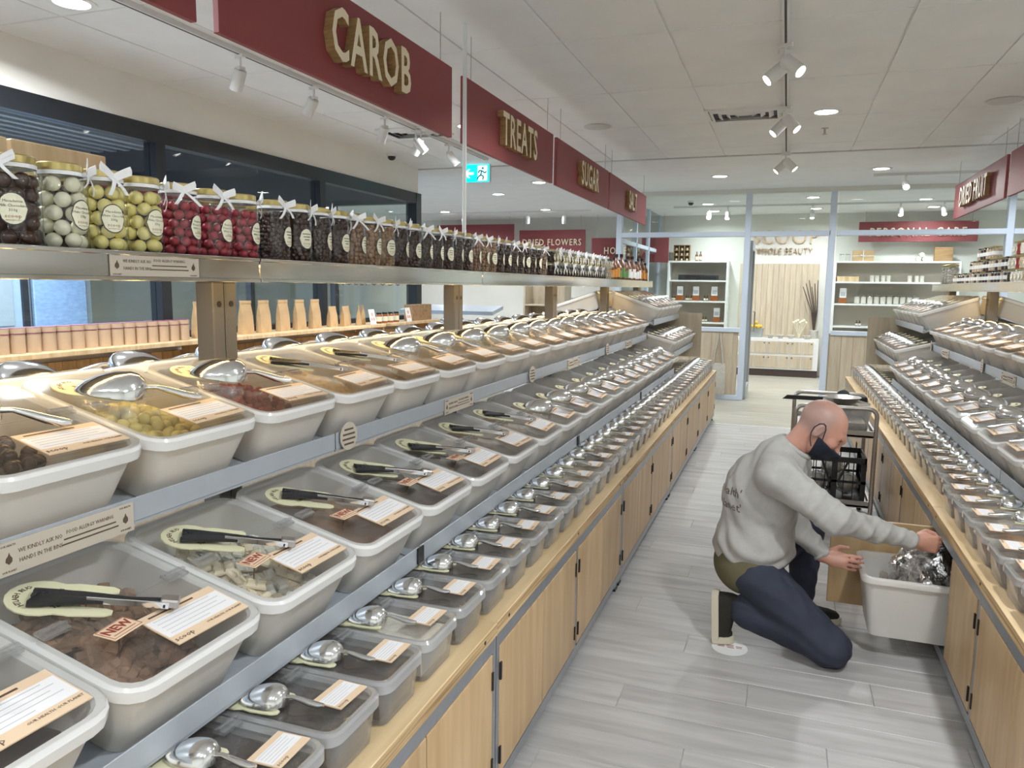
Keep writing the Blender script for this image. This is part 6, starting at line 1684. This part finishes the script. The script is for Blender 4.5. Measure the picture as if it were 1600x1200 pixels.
swo = obj('sweater', sw.mesh('sweater', ['sweater'], disp=folds, cut=swcut), man, label='grey crew-neck sweater with dark print on the back')
ol = Field((-.40, 3.25, .15), (.25, 3.78, .52), .0075)
ol.ell((-.085, 3.50, .365), (.165, .178, .150), None, .04)
olo = obj('undershirt', ol.mesh('undershirt', ['olive'], cut=lambda X, Y, Z: np.maximum((.245 + .25 * (X + .10)) - Z, X - .035)), man, label='olive shirt tail below the sweater hem')
# trousers
trf = Field((-.40, 3.15, -.01), (.42, 4.00, .56), .0070)
trf.ell((-.085, 3.50, .35), (.130, .150, .115), None, .05)
trf.cone(HIPR, (KNR[0] - .01, KNR[1], KNR[2] + .005), .108, .082, .04); trf.cone(KNR, (-.07, 3.41, .155), .080, .070, .03); trf.cone((-.07, 3.41, .155), (-.10, 3.418, .168), .070, .066, .02)
trf.cone(HIPL, KNL, .100, .078, .04); trf.cone(KNL, (.145, 3.80, .12), .074, .062, .03)
def tfold(P): return .0035 * np.sin(P[:, 0] * 55 + 40 * P[:, 2] + 4 * np.sin(P[:, 1] * 30)) * np.sin(P[:, 2] * 45 - P[:, 0] * 20) 
obj('trousers', trf.mesh('trousers', ['trousers'], disp=tfold, cut=lambda X, Y, Z: np.maximum(.004 - Z, np.where((Y > 3.68) & (X > .08), .085 - Z, -1))), man)
# shoes
def shoe(mtx, bend=0, sc=1.0):
    x0 = .072
    def bd(mb):
        out = []
        for x, y, z in mb.v:
            d = x - x0
            if bend and d > -.02:
                a = bend * min(1, (d + .02) / .04); d = max(d, 0)
                x, z = x0 + d * math.cos(a) - z * math.sin(a) * min(1, (d + .0) / .02), d * math.sin(a) + z * (math.cos(a) if d > 0 else 1)
            out.append((x * sc, y * sc, z * sc))
        mb.v = out; return mb
    s_ = []
    for x, w, h0, h1 in ((-.125, .012, .028, .085), (-.115, .030, .026, .105), (-.07, .037, .026, .112), (-.01, .036, .026, .085), (.05, .042, .026, .070), (.075, .043, .026, .064), (.10, .043, .026, .060), (.135, .030, .026, .050), (.148, .010, .028, .038)):
        s_.append([(x, w * math.cos(a), h0 if math.sin(a) < 0 else h0 + (h1 - h0) * math.sin(a) ** .7) for a in [2 * PI * k / 14 for k in range(14)]])
    up_ = bd(MB().loft(s_)); up_.xf(mtx)
    so_ = []
    for x, w in ((-.133, .014), (-.120, .036), (-.07, .041), (0, .040), (.05, .046), (.075, .047), (.10, .048), (.14, .034), (.157, .012)): so_.append([(x, w, 0), (x, w, .027), (x, -w, .027), (x, -w, 0)])
    sol = bd(MB().loft(so_)); sol.xf(mtx)
    a = obj('shoe', up_.mesh('shoe', 'shoe_dark', 60), man); b = obj('sole', sol.mesh('sole', 'sole_cream', 40), a)
# right foot stands on its toes, sole towards -x ; left foot flat
def axes(o, x, z):
    x = Vector(x).normalized(); z = Vector(z); z = (z - x * z.dot(x)).normalized(); y_ = z.cross(x)
    return Matrix(((x.x, y_.x, z.x, o[0]), (x.y, y_.y, z.y, o[1]), (x.z, y_.z, z.z, o[2]), (0, 0, 0, 1)))
shoe(axes((-.236, 3.425, .088), (.05, 0, -1), (1, 0, .05)), R(86), 1.12)
shoe(axes((.180, 3.815, .001), (1, .12, 0), (0, 0, 1)))
# face mask with ear loops
mk = Field((.02, 3.34, .80), (.36, 3.57, 1.05), .0045)
mk.ell(hp_(.034, 0, -.036), (.074, .075, .084), HR_, .02); mk.ell(hp_(.048, 0, -.088), (.046, .050, .036), HR_, .02); mk.cone(hp_(.088, 0, -.030), hp_(.122, 0, -.048), .016, .014, .025); mk.cone(hp_(.085, 0, -.085), hp_(.118, 0, -.05), .016, .014, .03)
def mcut(X, Y, Z):
    p = [(X - HC[0]) * HF[0, i] + (Y - HC[1]) * HF[1, i] + (Z - HC[2]) * HF[2, i] for i in range(3)]
    return np.maximum(p[2] - (-.033 - .11 * p[0]), (.018 - .30 * (p[2] + .08)) - p[0])
mko = obj('face_mask', mk.mesh('face_mask', ['mask_navy'], cut=mcut), man, label='dark navy face mask with ear loops')
for s in (-1, 1):
    obj('ear_loop', MB().tube([hp_(.030, s * .074, -.048), hp_(.018, s * .078, -.020), hp_(.006, s * .080, .006), hp_(-.006, s * .083, .020), hp_(-.018, s * .085, .022), hp_(-.030, s * .083, .010), hp_(-.036, s * .081, -.014), hp_(-.030, s * .079, -.040), hp_(-.012, s * .074, -.066), hp_(.010, s * .070, -.086)], .0019, 6).mesh('ear_loop', 'mask_navy'), mko)
for s in (-1, 1):
    obj('eyebrow', MB().ball((0, 0, 0), 1, 10, 6).xf(Matrix.Translation(hp_(.086, s * .036, .012)) @ Matrix(HF.tolist()).to_4x4() @ Matrix.Diagonal((.006, .017, .004, 1))).mesh('eyebrow', 'board_brown', 80), man)
    obj('eye', MB().ball((0, 0, 0), 1, 10, 6).xf(Matrix.Translation(hp_(.0885, s * .031, -.011)) @ Matrix(HF.tolist()).to_4x4() @ Matrix.Diagonal((.0035, .010, .0022, 1))).mesh('eye', 'dark_wood', 80), man)
def ring_(c, ax_, r_, t_, nm, mat, par, sq=1.0):
    ax_ = Vector(ax_).normalized(); u_ = ax_.cross(Vector((0, 1, 0))).normalized(); v_ = ax_.cross(u_)
    pts = [Vector(c) + u_ * (r_ * sq * math.cos(2 * PI * k / 28)) + v_ * (r_ * math.sin(2 * PI * k / 28)) for k in range(29)]
    obj(nm, MB().tube(pts, t_, 8, False).mesh(nm, mat, 60), par)
ring_((.076, 3.457, .918), (.58, 0, .81), .064, .0120, 'collar', 'sweater', swo, 1.0)
ring_(np.array(WRR) - fw * .012, fw, .0335, .0075, 'cuff', 'sweater', swo); ring_(np.array(WRL) - fl3 * .010, fl3, .0335, .0075, 'cuff', 'sweater', swo)
# print on the sweater back: projected onto the cloth
dg = bpy.context.evaluated_depsgraph_get(); dg.update()
pr = MB()
cdir = Vector((.80, .42, -.10)).normalized()
def back_text(s, size, y0, z0, ital=0, mi=0):
    me = text_mesh(s, size, 0, 1, align='LEFT', res=1); o = len(pr.v)
    tx = Vector((.42, -.80, 0)).normalized()
    ok = True; vv = []
    for v in me.vertices:
        st_ = Vector((-.36, 3.36, z0)) + tx * (v.co.x + y0) + Vector((0, 0, v.co.y))
        h_, loc_, nr_, _ = swo.ray_cast(st_, cdir)
        if not h_: h_, loc_, nr_, _ = swo.ray_cast(st_ + Vector((0, 0, .004)), cdir); 
        vv.append(loc_ + nr_ * .0025 if h_ else None)
    for p_ in me.polygons:
        if all(vv[i] is not None for i in p_.vertices):
            b0 = len(pr.v); pr.v += [tuple(vv[i]) for i in p_.vertices]; pr.f.append(list(range(b0, b0 + len(p_.vertices)))); pr.m.append(mi)
back_text("'our health'", .054, -.115, .735); back_text("'our planet'", .054, -.115, .672)
back_text('/', .05, .03, .80, mi=1)
if pr.f: obj('back_print', pr.mesh('back_print', ['print_dark', 'print_red'], 0), swo)
